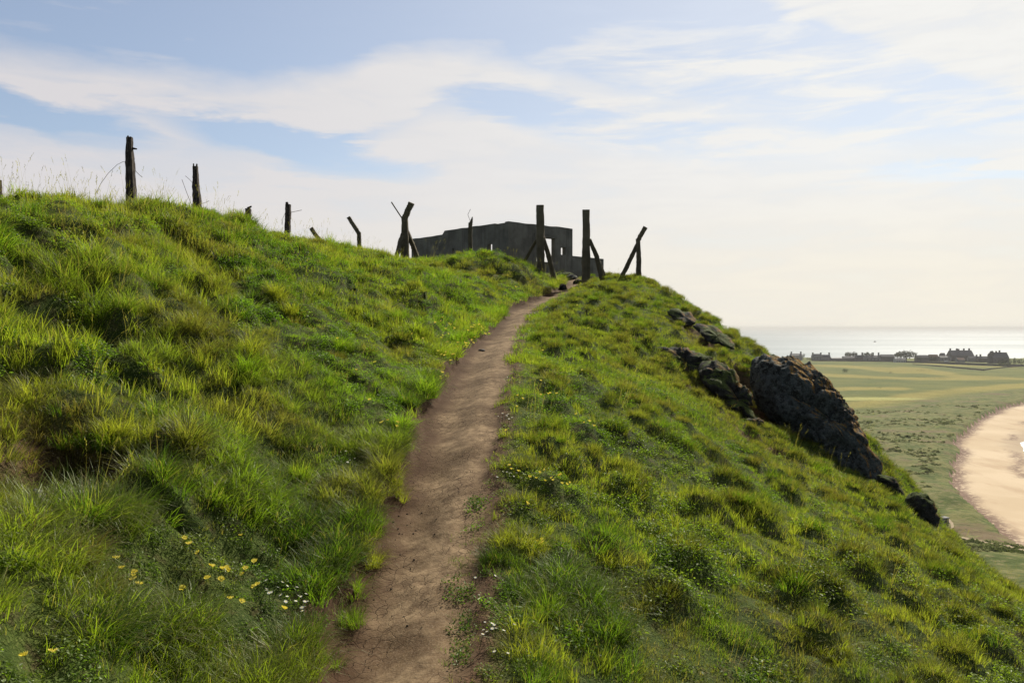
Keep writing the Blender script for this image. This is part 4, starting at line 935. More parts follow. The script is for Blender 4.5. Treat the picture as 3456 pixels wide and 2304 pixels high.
# ------------------------------------------------------------------ flowers and rabbit droppings, each its own object
def flower_mesh(name, petals, r, cup, mat, hgt):
    V = []; Fc = []; mi = []
    for k in range(petals):
        a = 2 * math.pi * k / petals + random.uniform(-.1, .1); w_ = math.pi / petals * .95
        b = len(V); V += [(0, 0, hgt), (r * .6 * math.cos(a - w_), r * .6 * math.sin(a - w_), hgt + cup * .6), (r * math.cos(a), r * math.sin(a), hgt + cup), (r * .6 * math.cos(a + w_), r * .6 * math.sin(a + w_), hgt + cup * .6)]
        Fc.append((b, b + 1, b + 2, b + 3)); mi.append(0)
    for k in range(3):
        a = 2.1 * k; b = len(V); V += [(.0015 * math.cos(a), .0015 * math.sin(a), 0), (.0015 * math.cos(a + 2.1), .0015 * math.sin(a + 2.1), 0), (.0012 * math.cos(a + 2.1), .0012 * math.sin(a + 2.1), hgt), (.0012 * math.cos(a), .0012 * math.sin(a), hgt)]
        Fc.append((b, b + 1, b + 2, b + 3)); mi.append(1)
    if name == 'daisy':
        b = len(V); V += [(r * .3 * math.cos(q), r * .3 * math.sin(q), hgt + .003) for q in np.arange(0, 6.28, 1.047)]; Fc.append(tuple(range(b, b + 6))); mi.append(2)
    me_ = bpy.data.meshes.new(name); me_.from_pydata(V, [], Fc)
    for m_ in (mat, M_stem, M_yellow): me_.materials.append(m_)
    me_.polygons.foreach_set('material_index', mi); me_.update(); return me_
def head_cluster():
    V = []; Fc = []; mi = []; hgt = .085
    for q in range(5):                        # a head of several pea-like florets
        a0 = q * 1.257; cx, cy, cz = .008 * math.cos(a0), .008 * math.sin(a0), hgt + random.uniform(-.003, .004)
        for k in range(4):
            a = a0 + (k - 1.5) * .8; b = len(V); V += [(cx * .3, cy * .3, cz - .004), (cx + .006 * math.cos(a - .5), cy + .006 * math.sin(a - .5), cz + .002), (cx + .009 * math.cos(a), cy + .009 * math.sin(a), cz + .008), (cx + .006 * math.cos(a + .5), cy + .006 * math.sin(a + .5), cz + .002)]
            Fc.append((b, b + 1, b + 2, b + 3)); mi.append(0)
    for k in range(3):
        a = 2.1 * k; b = len(V); V += [(.0015 * math.cos(a), .0015 * math.sin(a), 0), (.0015 * math.cos(a + 2.1), .0015 * math.sin(a + 2.1), 0), (.0012 * math.cos(a + 2.1), .0012 * math.sin(a + 2.1), hgt), (.0012 * math.cos(a), .0012 * math.sin(a), hgt)]
        Fc.append((b, b + 1, b + 2, b + 3)); mi.append(1)
    me_ = bpy.data.meshes.new('yellow_flower'); me_.from_pydata(V, [], Fc)
    for m_ in (M_yellow, M_stem): me_.materials.append(m_)
    me_.polygons.foreach_set('material_index', mi); me_.update(); return me_
YF = head_cluster(); DF = flower_mesh('daisy', 9, .009, .002, M_white, .075)
for (mk, name, g_, label, cat, group, size) in FL:
    o = bpy.data.objects.new(name, YF if mk == 'Y' else DF); o.location = tuple(g_)
    s = (.72 if mk == 'Y' else 1.15) * size * (1 + .07 * min(max(g_[1] - 5, 0), 12)) * random.uniform(.75, 1.2); o.location.z += .012 + .03 * min(max((g_[1] - 5) / 6, 0), 1); o.scale = (s, s, .85 + .15 * s)
    o.rotation_euler = (random.uniform(.1, .6), random.uniform(-.3, .3), random.uniform(0, 6.28)); link(o); tag(o, label, cat, group)
dropping = bpy.data.meshes.new('rabbit_dropping')  # small dark rabbit droppings scattered on the path
import bmesh
bm = bmesh.new(); bmesh.ops.create_icosphere(bm, subdivisions=2, radius=.008)
for v_ in bm.verts: v_.co *= 1 + random.uniform(-.22, .22); v_.co.z *= .7
bm.to_mesh(dropping); bm.free(); dropping.materials.append(pbr('dark_dung', lambda t, P: ((.022, .014, .009), None), .95))
for (a, b) in [(845, 72), (800, 298), (740, 305), (885, 265), (905, 290), (800, 378), (825, 372), (735, 395), (765, 437), (745, 430), (845, 437), (998, 453), (955, 232), (1010, 338), (750, 590), (850, 637), (575, 650), (605, 635), (685, 842), (560, 910), (690, 1038), (775, 1037), (800, 1105), (905, 1108), (715, 475), (862, 415), (700, 350)]:
    g_ = ground(1000 + a * .4677, 1600 + b * .4677)
    if g_ is None: continue
    o = bpy.data.objects.new('rabbit_dropping', dropping); o.location = (g_[0], g_[1], g_[2] + .003); s = random.uniform(.4, .85); o.scale = (s, s, s); o.rotation_euler = (0, 0, random.uniform(0, 6)); link(o)
    tag(o, 'small dark clod lying on the bare near path', 'dropping', 'droppings on the path')

# ------------------------------------------------------------------ the low land, the beach and the sea
ZL = -45.0
def plane_pt(u, v, z=ZL):
    d_ = pt(u, v, 1.0); k = z / d_[2]; return d_[0] * k, k
SH = [plane_pt(u, v) for u, v in ((3900, 1300), (3600, 1330), (3456, 1357), (3370, 1383), (3310, 1413), (3262, 1450), (3222, 1500), (3205, 1550), (3205, 1600), (3222, 1655), (3262, 1705), (3310, 1752), (3375, 1808), (3456, 1868), (3620, 1990), (3900, 2190))]
SH = np.array([(1500., 760.), (5000., 1400.)] + SH)                     # sand meets turf
def shore_x(y):                      # x of the turf/sand line at distance y
    o = np.argsort(SH[:, 1]); return np.interp(y, SH[o, 1], SH[o, 0])
Yl = [70.]
while Yl[-1] < 1290: Yl.append(Yl[-1] * 1.008)
Yl = np.array(Yl); Ul = np.linspace(-.75, 1.9, 620)
LY, LU = np.meshgrid(Yl, Ul, indexing='ij'); LX = LU * LY
inl = LX - shore_x(LY)                # >0 on the sand
jag = (fbm(LX * .03, LY * .03, 120, 4) - .5) * 9 + (fbm(LX * .12, LY * .12, 121, 3) - .5) * 4
sandd = inl + jag * np.clip(LY / 300, .35, 1)
coast = 1235 + 25 * (fbm(LU * 6, LU * 0, 130, 3) - .5)     # far shore behind the village
rx_end = np.interp(LY, [0, 330, 520, 760, 960, 1300], [4000, 700, 620, 900, 1600, 2600])
dun = sst(inl, -75, -25) * (1 - sst(inl, -3, 4))
LZ = ZL + (fbm(LX * .012, LY * .006, 140, 4) - .5) * 2.2 * sst(LY, 200, 400) + dun * (1.2 + 3.0 * (fbm(LX * .05, LY * .05, 141, 4) - .4)) + (fbm(LX * .1, LY * .1, 142, 3) - .5) * .9
slope_w = sst(LY, 140, 60) * 14
LZ = LZ + sst(LY, 190, 90) * 9 * (1 - sst(inl, -10, 5))
LZ = np.where(sandd > 0, ZL - .35 - .012 * np.clip(sandd, 0, 400) , LZ)
LZ = LZ - 6 * sst(LY - coast, -8, 20)
# beach drops under the water line away from the turf
wl = np.interp(LY, [0, 150, 230, 280, 300, 326, 350, 400, 600], [130, 105, 85, 50, 37, 33, 37, 60, 170])
LZ = np.where(sandd > 0, LZ - 1.2 * sst(sandd, wl * .55, wl * 1.05), LZ)
Vall = np.stack([LX, LY, LZ], -1).reshape(-1, 3); nr, nc = LX.shape; idx = np.arange(nr * nc).reshape(nr, nc)
Q = np.stack([idx[:-1, :-1], idx[:-1, 1:], idx[1:, 1:], idx[1:, :-1]], -1).reshape(-1, 4)
sm = ((sandd[:-1, :-1] + sandd[1:, 1:]) / 2).ravel() > 0
# golf course: mown strips
def px(Xv, Yv): return CX + F * Xv / Yv, VH - F * ZL / Yv
fw = np.zeros(LX.shape)
def strip(pts, wd, soft=.35):
    """mown strip along ground points (from sight lines), half width in metres"""
    global fw
    P = np.array([plane_pt(u, v) for u, v in pts]); best = np.full(LX.shape, 1e9)
    for a, b in zip(P[:-1], P[1:]):
        ab = b - a; t_ = np.clip(((LX - a[0]) * ab[0] + (LY - a[1]) * ab[1]) / (ab @ ab), 0, 1)
        best = np.minimum(best, np.hypot(LX - a[0] - t_ * ab[0], LY - a[1] - t_ * ab[1]))
    best = best + (fbm(LX * .03, LY * .03, 150, 3) - .5) * wd * .6
    fw = np.maximum(fw, 1 - sst(best, wd * (1 - soft), wd * (1 + soft)))
strip([(2700, 1375), (2950, 1370), (3200, 1325), (3456, 1300), (3700, 1290)], 17)
strip([(2720, 1315), (2900, 1308), (3000, 1310)], 14)
strip([(2700, 1262), (2850, 1268), (3050, 1278), (3250, 1275), (3330, 1273)], 22)
strip([(2750, 1232), (2850, 1235), (2960, 1242), (3060, 1256)], 22)
strip([(3060, 1240), (3180, 1262), (3300, 1274), (3450, 1278)], 16)
strip([(3150, 1229), (3280, 1236), (3370, 1238)], 18)
gr_ = np.zeros(LX.shape); gp = plane_pt(2935, 1348); gr_ = 1 - sst(np.hypot((LX - gp[0]) / 36, (LY - gp[1]) / 11), .85, 1.1)
rou = sst(inl, -90, -40) * (1 - sst(LY, 700, 900))
def f_land(t, P):
    P = geoP(t); n = t.noise(P, .02, 5, .6); n2 = t.noise(P, .12, 6, .65); n3 = t.noise(P, .6, 5, .65)
    c = t.mix(t.ss(n, .35, .65), (.070, .090, .020), (.118, .125, .030))
    c = t.mix(t.m('MULTIPLY', t.ss(n2, .45, .65), .5), c, (.115, .12, .048))
    c = t.mix(t.m('MULTIPLY', t.attr('fairway'), .85), c, t.mix(t.ss(n, .4, .6), (.20, .170, .045), (.24, .20, .060)))
    c = t.mix(t.attr('green'), c, (.29, .28, .11))
    r = t.mix(t.ss(n2, .38, .62), (.058, .080, .018), (.135, .130, .050)); r = t.mix(t.ss(n3, .5, .68), r, (.165, .15, .08)); r = t.mix(t.ss(t.noise(P, .045, 5), .52, .64), r, (.13, .095, .062))
    c = t.mix(t.attr('rough'), c, r)
    c = t.mix(t.m('MULTIPLY', t.ss(n3, .46, .34), .65), c, (.034, .050, .012))
    c = t.mix(t.m('MULTIPLY', t.m('MULTIPLY', t.attr('rough'), t.ss(t.noise(P, .25, 5, .7), .55, .66)), .6), c, (.16, .19, .06))
    c = t.mix(1., c, (.98, .98, .78), 'MULTIPLY')
    return c, t.m('ADD', n2, t.m('MULTIPLY', n3, .6))
def f_sand(t, P):
    P = geoP(t); n = t.noise(P, .03, 4, .5); n2 = t.noise(t.mapping(P, (1, .35, 1), (0, 0, .5)), .11, 5, .6); n3 = t.noise(P, .8, 5, .65)
    c = t.mix(t.ss(n, .35, .65), (.41, .31, .195), (.48, .375, .25)); c = t.mix(t.m('MULTIPLY', t.ss(n2, .5, .68), .55), c, (.33, .225, .135))
    c = t.mix(t.m('MULTIPLY', t.attr('wet'), .6), c, (.25, .185, .12))
    e = t.attr('strand'); c = t.mix(t.m('MULTIPLY', e, t.ss(t.m('ADD', n3, t.m('MULTIPLY', e, .1)), .44, .58)), c, (.13, .075, .05))
    return c, n3
M_land = pbr('links_turf', f_land, .95, (1., .8), .1); M_sand = pbr('beach_sand', f_sand, .9, (.3, .2), .15)
landF = Q[~sm]; 
strand = np.maximum(1 - sst(sandd, 1.5, 7.), .8 * np.exp(-((sandd - 22) / 2.5)**2) * sst(fbm(LX * .05, LY * .05, 160, 3), .5, .62))
tag(grid_obj('low_land', landF, M_land, {'fairway': fw * (1 - rou), 'green': gr_, 'rough': rou}), kind='structure')
tag(grid_obj('beach', Q[sm], M_sand, {'strand': strand, 'wet': np.where(sandd > 0, sst(sandd, wl * .45, wl * .8), 0.)}), kind='structure')
def f_sea_mat():
    m_, t, out = new_mat('sea_water'); P = geoP(t)
    b = t.node('ShaderNodeBsdfPrincipled'); b.inputs['Base Color'].default_value = (.10, .14, .16, 1); b.inputs['Roughness'].default_value = .32; b.inputs['IOR'].default_value = 1.33; b.inputs['Specular IOR Level'].default_value = .28
    n = t.noise(t.mapping(P, (1, 1, 1)), .05, 5, .6); n2 = t.noise(P, .35, 4, .6)
    bn = t.node('ShaderNodeBump'); bn.inputs['Strength'].default_value = .75; bn.inputs['Distance'].default_value = 1.6
    t.put(bn.inputs['Height'], t.m('ADD', n, t.m('MULTIPLY', n2, .45))); t.l.new(bn.outputs[0], b.inputs['Normal'])
    calm = t.noise(t.mapping(P, (.5, 3, 1)), .0009, 4, .6); t.put(b.inputs['Roughness'], t.ss(calm, .4, .6, .44, .6))
    t.l.new(b.outputs[0], out.inputs[0]); return m_
M_sea = f_sea_mat()
tag(mesh_obj('sea', [(-30000, -2000, -46.3), (40000, -2000, -46.3), (40000, 40000, -46.3), (-30000, 40000, -46.3)], [(0, 1, 2, 3)], M_sea), kind='structure')
# surf line where the water laps the sand
wx = np.linspace(280, 700, 60)
SF = []; 
for y in np.linspace(295, 372, 40):
    x0 = float(shore_x(y) + np.interp(y, [0, 150, 230, 280, 300, 326, 350, 400, 600], [130, 105, 85, 50, 37, 33, 37, 60, 170]) * .80 + 3 * (fbm(np.array([y * .1]), np.array([0.]), 170, 3)[0] - .5)); SF.append((x0, y))
V = []; 
for (x, y) in SF: V += [(x - 1.5, y, -46.22), (x + 26, y, -46.22)]
tag(mesh_obj('surf', V, [(2 * i, 2 * i + 1, 2 * i + 3, 2 * i + 2) for i in range(len(SF) - 1)], pbr('foam', lambda t, P: (t.mix(t.ss(t.noise(geoP(t), .25, 5), .4, .6), (.45, .5, .52), (.82, .84, .84)), None), .7)), kind='structure')
# worn footpath below the headland
fp = [plane_pt(u, v, ZL + 1.2) for u, v in ((3195, 1752), (3212, 1768), (3215, 1785), (3190, 1800), (3260, 1835), (3330, 1868), (3400, 1902), (3480, 1945), (3600, 2000))]
def land_z(x, y):
    j = min(max(int(np.searchsorted(Yl, y)), 1), len(Yl) - 1); i = min(max(int(np.searchsorted(Ul, x / y)), 1), len(Ul) - 1); return float(max(LZ[j, i], LZ[j - 1, i - 1]))
V = []; 
fpp = []
for a, b in zip(fp[:-1], fp[1:]):
    for k in range(8): fpp.append((a[0] + (b[0] - a[0]) * k / 8, a[1] + (b[1] - a[1]) * k / 8))
for (x, y) in fpp: V += [(x - .5, y - .35, land_z(x, y) + .12), (x + .5, y + .35, land_z(x, y) + .12)]
tag(mesh_obj('footpath', V, [(2 * i, 2 * i + 1, 2 * i + 3, 2 * i + 2) for i in range(len(fpp) - 1)], pbr('sandy_track', lambda t, P: ((.26, .20, .12), None), .95)), kind='structure')

# ------------------------------------------------------------------ village on the far shore
def f_roof(c): return lambda t, P: (t.mix(t.ss(t.noise(geoP(t), .5, 4), .35, .65), tuple(.8 * q for q in c), c), None)
M_slate = pbr('slate_roof', f_roof((.075, .073, .085)), .7); M_dwall = pbr('dark_stone_wall', f_roof((.115, .100, .095)), .9); M_gwall = pbr('grey_rendered_wall', f_roof((.26, .25, .24)), .9)
M_wwall = pbr('white_wall', f_roof((.48, .48, .47)), .8); M_pantile = pbr('pantile_roof', f_roof((.20, .12, .085)), .8); M_glass = pbr('window_glass', lambda t, P: ((.03, .035, .04), None), .15)
def house(u0, u1, vr, ve, vb, label, wall=M_dwall, roof=M_slate, chim=(), name='house', dep=.5, cat='house', wins=0, group='houses of the village'):
    """front u0..u1 wide, ridge at vr, eaves ve, base vb (sight lines); chim: list of (u, top v)"""
    Y = plane_pt((u0 + u1) / 2, vb)[1] ; a = pt(u0, vb, Y); b = pt(u1, vb, Y); W = b[0] - a[0]; zb = a[2]
    ze = pt(0, ve, Y)[2] - zb; zr = pt(0, vr, Y)[2] - zb; D = max(W * dep, 6.)
    r = empty(name, ((a[0] + b[0]) / 2, Y, zb)); tag(r, label, cat, group)
    mb = MB(); mb.box((0, D / 2, (ze - 1.5) / 2), (W / 2, D / 2, (ze + 1.5) / 2)); 
    mb.add([(-W / 2, .01, ze), (-W / 2, D - .01, ze), (-W / 2, D / 2, zr - .2), (-W / 2 + .3, .01, ze), (-W / 2 + .3, D - .01, ze), (-W / 2 + .3, D / 2, zr - .2)], [(0, 2, 1), (3, 4, 5), (0, 3, 5, 2), (1, 2, 5, 4)])
    mb.add([(W / 2, .01, ze), (W / 2, D - .01, ze), (W / 2, D / 2, zr - .2), (W / 2 - .3, .01, ze), (W / 2 - .3, D - .01, ze), (W / 2 - .3, D / 2, zr - .2)], [(0, 1, 2), (3, 5, 4), (0, 2, 5, 3), (1, 4, 5, 2)])
    mb.build('wall', wall, r)
    mb = MB(); e = .3; mb.add([(-W / 2 + .31 - .0, -e, ze - .1), (W / 2 - .31, -e, ze - .1), (W / 2 - .31, D / 2, zr), (-W / 2 + .31, D / 2, zr), (W / 2 - .31, D + e, ze - .1), (-W / 2 + .31, D + e, ze - .1)], [(0, 1, 2, 3), (3, 2, 4, 5), (0, 3, 5), (1, 4, 2), (0, 5, 4, 1)])
    rf = mb.build('roof', roof, r)
    for (cu, cv) in chim:
        x = pt(cu, vb, Y)[0] - (a[0] + b[0]) / 2; zt = pt(0, cv, Y)[2] - zb; mb = MB(); mb.box((x, D / 2, (zt + zr - 1.2) / 2), (.85, .7, (zt - zr + 1.2) / 2)); mb.box((x, D / 2, zt + .12), (1.0, .85, .12)); mb.build('chimney', wall, rf)
    for k in range(wins):
        x = -W / 2 + W * (k + .7) / (wins + .4); mb = MB(); mb.box((x, -.04, ze * .5), (.55, .05, .8)); mb.build('window', M_glass, r)
    return r
house(2670, 2709, 1193, 1200, 1216, 'dark house with end chimneys, partly hidden by the huge boulder', M_gwall, M_slate, [(2674, 1187), (2706, 1187)])
house(2743, 2775, 1194, 1202, 1216, 'grey two-chimney house, left half of the attached pair near the boulder', M_gwall, M_slate, [(2746, 1190), (2773, 1190)], wins=3)
house(2776, 2804, 1197, 1206, 1216, 'lower grey house, right half of the attached pair', M_gwall, M_slate, [(2801, 1190)])
house(2806, 2846, 1206, 1209, 1217, 'long low dark shed between the attached pair and the twin trees', M_dwall, M_slate, dep=.25)
house(2846, 2890, 1202, 1208, 1217, 'low dark building underneath the twin trees', M_dwall, M_slate, dep=.3)
house(2890, 2918, 1198, 1206, 1218, 'dark roofed house just right of the twin trees', M_dwall, M_slate, [(2913, 1190)])
house(2920, 2972, 1199, 1206, 1219, 'wide house with pale front and chimneys behind the rounded tree', M_gwall, M_slate, [(2950, 1190), (2969, 1190)], wins=4, dep=.35)
house(2973, 3020, 1196, 1203, 1219, 'long dark slate roofed house left of the wide tree', M_dwall, M_slate, dep=.35)
house(3022, 3058, 1208, 1214, 1224, 'low white house in front of the wide tree', M_wwall, M_slate, dep=.3, wins=4)
house(3093, 3134, 1198, 1205, 1219, 'low grey roofed cottage right of the wide tree', M_dwall, M_slate, dep=.3)
house(3137, 3168, 1196, 1204, 1219, 'cottage with brownish roof in the middle of the village', M_dwall, M_pantile, dep=.4)
house(3172, 3212, 1201, 1206, 1219, 'pale house left of the tall many-chimneyed house', M_gwall, M_slate, dep=.4, wins=3)
house(3176, 3192, 1191, 1199, 1212, 'small house with steep dark roof peeping above the pale one', M_dwall, M_slate, dep=.9)
house(3211, 3288, 1182, 1199, 1219, 'tallest long dark house with five chimneys on its ridge', M_dwall, M_slate, [(3216, 1176), (3238, 1176.5), (3244, 1178), (3262, 1176.5), (3280, 1176)], wins=6, dep=.45)
house(3232, 3258, 1207, 1214, 1222, 'small lean building with pale roof before the tallest house', M_gwall, M_pantile, dep=.4)
house(3272, 3302, 1201, 1208, 1221, 'small grey house tucked against the right end of the tallest house', M_gwall, M_slate, [(3300, 1197)], dep=.4)
house(3303, 3338, 1202, 1209, 1222, 'small dark house between the two large ones', M_dwall, M_slate, [(3313, 1196)], dep=.4)
bh = house(3350, 3406, 1189, 1206, 1225, 'large dark turreted house at the right end of the village', M_dwall, M_slate, [(3370, 1185), (3381, 1183)], wins=4, dep=.5)
YY = bh.location.y
for (u, vt) in ((3342, 1192), (3349, 1184), (3354, 1184)):
    x = pt(u, 1225, YY)[0] - bh.location.x; zt = pt(0, vt, YY)[2] - bh.location.z; mb = MB(); mb.box((x, 3, (zt - 3) / 2), (1.25, 1.25, (zt + 1) / 2 - .5)); mb.add([(x - 1.35, 1.65, zt - 2.01), (x + 1.35, 1.65, zt - 2.01), (x + 1.35, 4.35, zt - 2.01), (x - 1.35, 4.35, zt - 2.01), (x, 3, zt + .6)], [(0, 1, 4), (1, 2, 4), (2, 3, 4), (3, 0, 4), (3, 2, 1, 0)]); mb.build('turret', M_dwall, bh)
def leaf_blob(mb, c, r, n, ls, rs):
    for _ in range(n):
        d_ = rs.normal(size=3); d_ /= np.linalg.norm(d_); k = rs.uniform(.45, 1.)**.5 * (1 + .25 * math.sin(5 * d_[0] + 3 * d_[2] + c[0])); p = np.array(c) + d_ * np.array(r) * k
        a = rs.normal(size=3); a /= np.linalg.norm(a); b = np.cross(a, d_); b /= np.linalg.norm(b) + 1e-9
        mb.add([p - a * ls, p + b * ls * .7, p + a * ls, p - b * ls * .7], [(0, 1, 2, 3)])
def tree(u0, u1, vt, vb, label, name='tree', cat='tree', trunk=True, seed=0, group='trees of the village', base_v=None, n=420, mat=None):
    Y = plane_pt((u0 + u1) / 2, vb)[1] - 4; a = pt(u0, vb, Y); b = pt(u1, vb, Y); W = b[0] - a[0]; H = pt(0, vt, Y)[2] - a[2]; rs = np.random.default_rng(seed + 300)
    r = empty(name, ((a[0] + b[0]) / 2, Y, a[2])); tag(r, label, cat, group); cb = .38 if trunk else 0.
    mb = MB(); nb = 5
    for k in range(nb):
        x = W * (-.32 + .64 * k / (nb - 1)) + rs.normal() * W * .04; hh = H * (1 - cb) * (.82 + .18 * math.sin(math.pi * (k + .5) / nb))
        leaf_blob(mb, (x, rs.normal() * W * .12, H * cb + hh / 2), (W * .2, W * .25, hh / 2), n // nb, H * .055, rs)
    mb.build('crown', mat or M_tree, r)
    if trunk:
        mb = MB(); limb(mb, [(0, 0, -1), (W * .02, 0, H * .35), (W * .0, 0, H * .62)], [W * .045, W * .03, W * .02], 6, 0.); limb(mb, [(W * .01, 0, H * .28), (W * .2, 0, H * .62)], [W * .022, W * .012], 6, 0., rings=4); limb(mb, [(W * .01, 0, H * .25), (-W * .2, .2, H * .62)], [W * .022, W * .012], 6, 0., rings=4); mb.build('trunk', M_bark, r)
    return r
tree(2848, 2875, 1187, 1214, 'rounded tree, left one of the twin trees in the village', seed=1)
tree(2874, 2893, 1187, 1214, 'narrower tree, right one of the twin trees in the village', seed=2)
tree(2913, 2947, 1187, 1218, 'rounded brownish tree before the wide house with pale front', seed=3)
tree(3026, 3088, 1183, 1222, 'widest dark spreading tree in the middle of the village', seed=4, n=800)
tree(3018, 3040, 1190, 1215, 'flat topped branchy tree at the left side of the widest tree', seed=14)
tree(2704, 2718, 1192, 1214, 'sparse thin tree right beside the dark house near the boulder', seed=5, n=90)
tree(2720, 2738, 1205, 1215, 'low arched bush between the boulder side house and the attached pair', 'bush', 'bush', False, 6)
tree(3140, 3158, 1200, 1222, 'olive green bush in front of the brown roofed cottage', 'bush', 'bush', False, 7)
tree(3366, 3410, 1212, 1236, 'big dark bush before the turreted house', 'bush', 'bush', False, 8, n=700, mat=M_shrub)
tree(3408, 3440, 1206, 1228, 'dark tree clump just right of the turreted house', 'bush', 'bush', False, 9, mat=M_shrub)
tree(3436, 3480, 1208, 1232, 'dark tree clump at the right edge of the picture', 'bush', 'bush', False, 10, mat=M_shrub)
tree(3095, 3112, 1202, 1220, 'small dark bush beside the low grey cottage', 'bush', 'bush', False, 16, n=200)
GS = 'bushes and bunkers of the golf course'
def low(u0, u1, vt, vb, label, seed, name='bush', cat='bush', mat=None, n=150): return tree(u0, u1, vt, vb, label, name, cat, False, seed, GS, n=n, mat=mat or M_shrub)
low(2843, 2861, 1242, 1258, 'round dark grey bush standing alone on the golf course', 30, n=260)
low(2920, 2945, 1273, 1279, 'thin dark patch of gorse on the pale fairway', 31)
low(3000, 3013, 1252, 1260, 'small round bush on the golf course left of the long gorse patch', 32)
low(2960, 2976, 1304, 1310, 'dark little bush above the putting green', 33)
low(3086, 3138, 1245, 1253, 'long dark gorse patch under the village', 34, n=300)
low(3085, 3130, 1269, 1274, 'left thin part of the dark gorse line across the links', 35, n=200)
low(3130, 3206, 1271, 1279, 'right thicker part of the dark gorse line across the links', 36, n=300)
low(3022, 3040, 1281, 1286, 'small gorse tuft below the round bush', 37, n=80)
low(3310, 3332, 1246, 1251, 'small dark gorse patch under the turreted house', 38, n=80)
low(3264, 3290, 1286, 1290, 'small dark gorse tuft right of the gorse line', 39, n=80)
low(3110, 3130, 1212, 1220, 'small hedge piece by the village wall', 40, n=80)
rs = np.random.default_rng(5)
for k, (u, v, wd_) in enumerate([(2935, 1470, 40), (3030, 1490, 30), (3075, 1520, 24), (3160, 1385, 22), (3070, 1355, 18), (3230, 1352, 20), (3115, 1430, 16), (3240, 1382, 26), (3060, 1455, 20), (3165, 1465, 14), (3050, 1640, 26), (3105, 1655, 22), (3245, 1810, 26), (3290, 1830, 24), (3368, 1860, 28), (3330, 1770, 20), (3180, 1640, 16), (3140, 1600, 18), (3210, 1690, 14)]):
    d_ = ['gorse bush dotted on the rough dune grass above the beach', 'gorse bush on the rough ground beneath the headland edge'][1 if v > 1600 else 0]
    tree(u - wd_ / 2, u + wd_ / 2, v - wd_ * .28, v, d_, 'gorse_bush', 'bush', False, 60 + k, ['gorse bushes on the dunes', 'gorse bushes under the headland'][1 if v > 1600 else 0], n=90, mat=M_shrub)
rsd = np.random.default_rng(77); mb = MB(); cnt = 0
while cnt < 1800:
    u = rsd.uniform(2860, 3560); v = 1340 + 650 * rsd.random()**1.3; x, Y = plane_pt(u, v); io = float(x - shore_x(Y))
    if io > -3 or v < 1380 or fbm(np.array([x * .04]), np.array([Y * .04]), 180, 3)[0] < .50: continue
    z_ = land_z(x, Y); r_ = rsd.uniform(.15, .9)**1.5 * (1.2 + Y / 500); cnt += 1
    for q in range(5):
        a = rsd.uniform(0, 6.28); b_ = a + rsd.uniform(.8, 2.); mb.add([(x + r_ * math.cos(a), Y + r_ * math.sin(a), z_ - .1), (x + r_ * math.cos(b_), Y + r_ * math.sin(b_), z_ - .1), (x + .4 * r_ * rsd.normal(), Y + .4 * r_ * rsd.normal(), z_ + r_ * rsd.uniform(.15, .5))], [(0, 1, 2)])
tag(mb.build('dune_grass', leafy('dune_grass_blades', (.10, .125, .036), (.19, .195, .085), .5, .15)), 'rough marram grass and scrub on the dunes between links and beach', 'dune grass', kind='stuff')
# village boundary wall
def low_wall(pts, h, label, mat=M_dwall, th=.5, name='boundary_wall'):
    P = [plane_pt(u, v) for u, v in pts]; r = []; mb = MB()
    for i, (a, b) in enumerate(zip(P[:-1], P[1:])):
        c = ((a[0] + b[0]) / 2, (a[1] + b[1]) / 2, ZL + h / 2 - .5 + .003 * i); L = math.hypot(b[0] - a[0], b[1] - a[1]); mb.box(c, (L / 2, th / 2 + .003 * i, h / 2 + .5), math.atan2(b[1] - a[1], b[0] - a[0]), 1.)
    o = mb.build(name, mat); return tag(o, label, 'wall')
low_wall([(2740, 1219), (2850, 1220), (3000, 1222), (3120, 1225), (3240, 1229), (3350, 1234), (3480, 1237)], 2.2, 'long dark stone wall between the village and the golf course')
low_wall([(3080, 1231), (3200, 1239), (3320, 1249), (3400, 1240), (3450, 1236)], 1.2, 'lower dark field wall bent around the pale field below the village')
def van(u, v, label, s=1.):
    x, Y = plane_pt(u, v); r = empty('parked_van', (x, Y - 6, ZL), .15); tag(r, label, 'van', 'white vans by the village wall')
    mb = MB(); mb.box((0, 0, 1.35 * s), (2.6 * s, 1. * s, .9 * s), 0, .93); mb.build('body', M_wwall, r)
    mb = MB(); mb.box((1.6 * s, -1.0 * s, 1.7 * s), (.6 * s, .03, .28 * s)); mb.build('window', M_glass, r)
    for q in (-1.6, 1.6):
        for w_ in (-.95, .95):
            mb = MB(); limb(mb, [(q * s, (w_ - .1) * s, .38 * s), (q * s, (w_ + .1) * s, .38 * s)], [.38 * s, .38 * s], 6, 0., rings=2); mb.build('wheel', M_glass, r)
van(2907, 1217, 'white van parked before the wide pale-fronted house'); van(3187, 1223, 'white van parked left of the tallest house', 1.2)
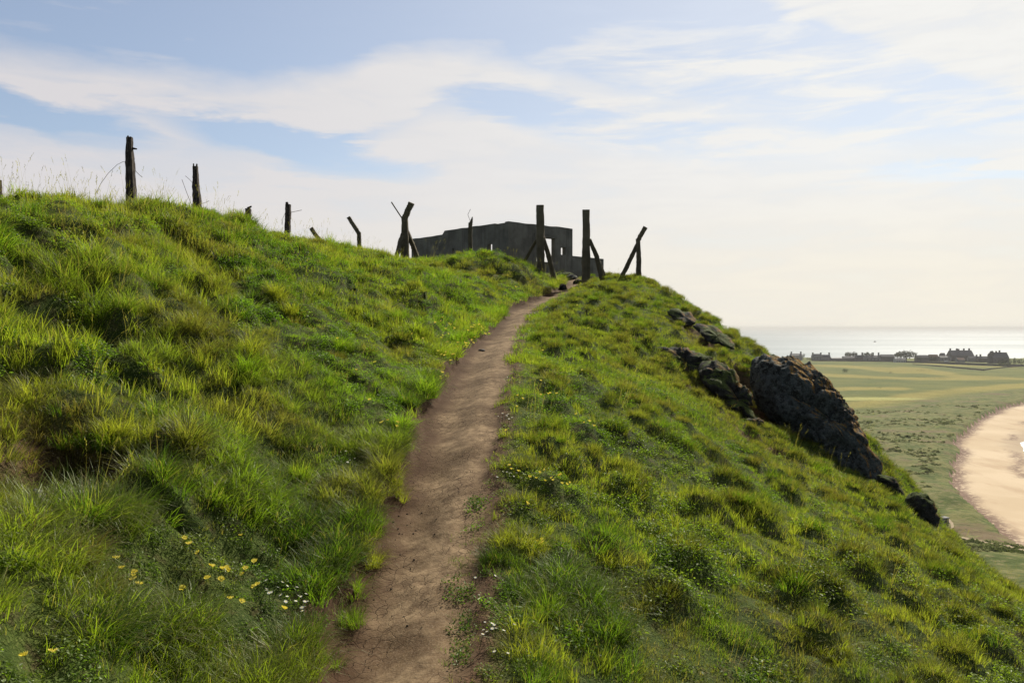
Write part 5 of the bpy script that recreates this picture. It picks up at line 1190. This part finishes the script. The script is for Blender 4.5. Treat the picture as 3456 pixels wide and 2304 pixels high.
# little green hut below the headland
x, Y = plane_pt(3183, 1788); hz_ = land_z(x, Y) + .1; r = empty('hut', (x, Y, hz_), .2); tag(r, 'small grey green flat roofed hut by the track below the headland', 'hut')
M_hut = pbr('green_boards', f_roof((.085, .115, .10)), .8)
mb = MB(); mb.box((0, 0, .65), (.85, .7, .65)); mb.build('wall', M_hut, r); mb = MB(); mb.box((0, 0, 1.37), (1.0, .85, .07)); mb.build('roof', M_slate, r); mb = MB(); mb.box((.1, -.72, .55), (.28, .02, .5)); mb.build('door', M_glass, r)
# far boat
Yb = 46.3 * F / (1154 - VH); bx = (2953 - CX) / F * Yb; r = empty('fishing_boat', (bx, Yb, -46.3), .3); tag(r, 'tiny dark fishing boat alone on the bright sea', 'boat')
hv = [(-5, 0, 1.6), (-4.4, -1.3, 1.4), (2.5, -1.4, 1.5), (5.2, 0, 2.3), (2.5, 1.4, 1.5), (-4.4, 1.3, 1.4), (-4, 0, -.2), (-3.8, -.8, -.2), (2, -.8, -.2), (4.2, 0, -.2), (2, .8, -.2), (-3.8, .8, -.2)]
mesh_obj('hull', hv, [(0, 1, 2, 3, 4, 5), (1, 0, 6, 7), (2, 1, 7, 8), (3, 2, 8, 9), (4, 3, 9, 10), (5, 4, 10, 11), (0, 5, 11, 6)], M_dwall, r)
mb = MB(); mb.box((-1, 0, 2.5), (1.3, .9, 1.1), 0, .9); mb.build('cabin', M_gwall, r); mb = MB(); limb(mb, [(1, 0, 1.4), (1, 0, 5)], [.09, .05], 6, 0., rings=3); mb.build('mast', M_dwall, r)

# ------------------------------------------------------------------ thin sea haze
HAZE = 1.1e-4
if HAZE > 0:
    mb = MB(); mb.box((4000, 18000, -21.), (33500, 21800, 30.)); hb = mb.build('haze', bpy.data.materials.new('sea_haze')); tag(hb, 'thin bright sea haze over the bay', 'haze', kind='stuff')
    hm = hb.data.materials[0]; hm.use_nodes = True; t = NT(hm.node_tree); t.n.clear(); o = t.node('ShaderNodeOutputMaterial'); pvn = t.node('ShaderNodeVolumePrincipled')
    pvn.inputs['Color'].default_value = (1., .98, .93, 1); pvn.inputs['Density'].default_value = HAZE; pvn.inputs['Anisotropy'].default_value = 0.; t.l.new(pvn.outputs[0], o.inputs['Volume'])
print('done')
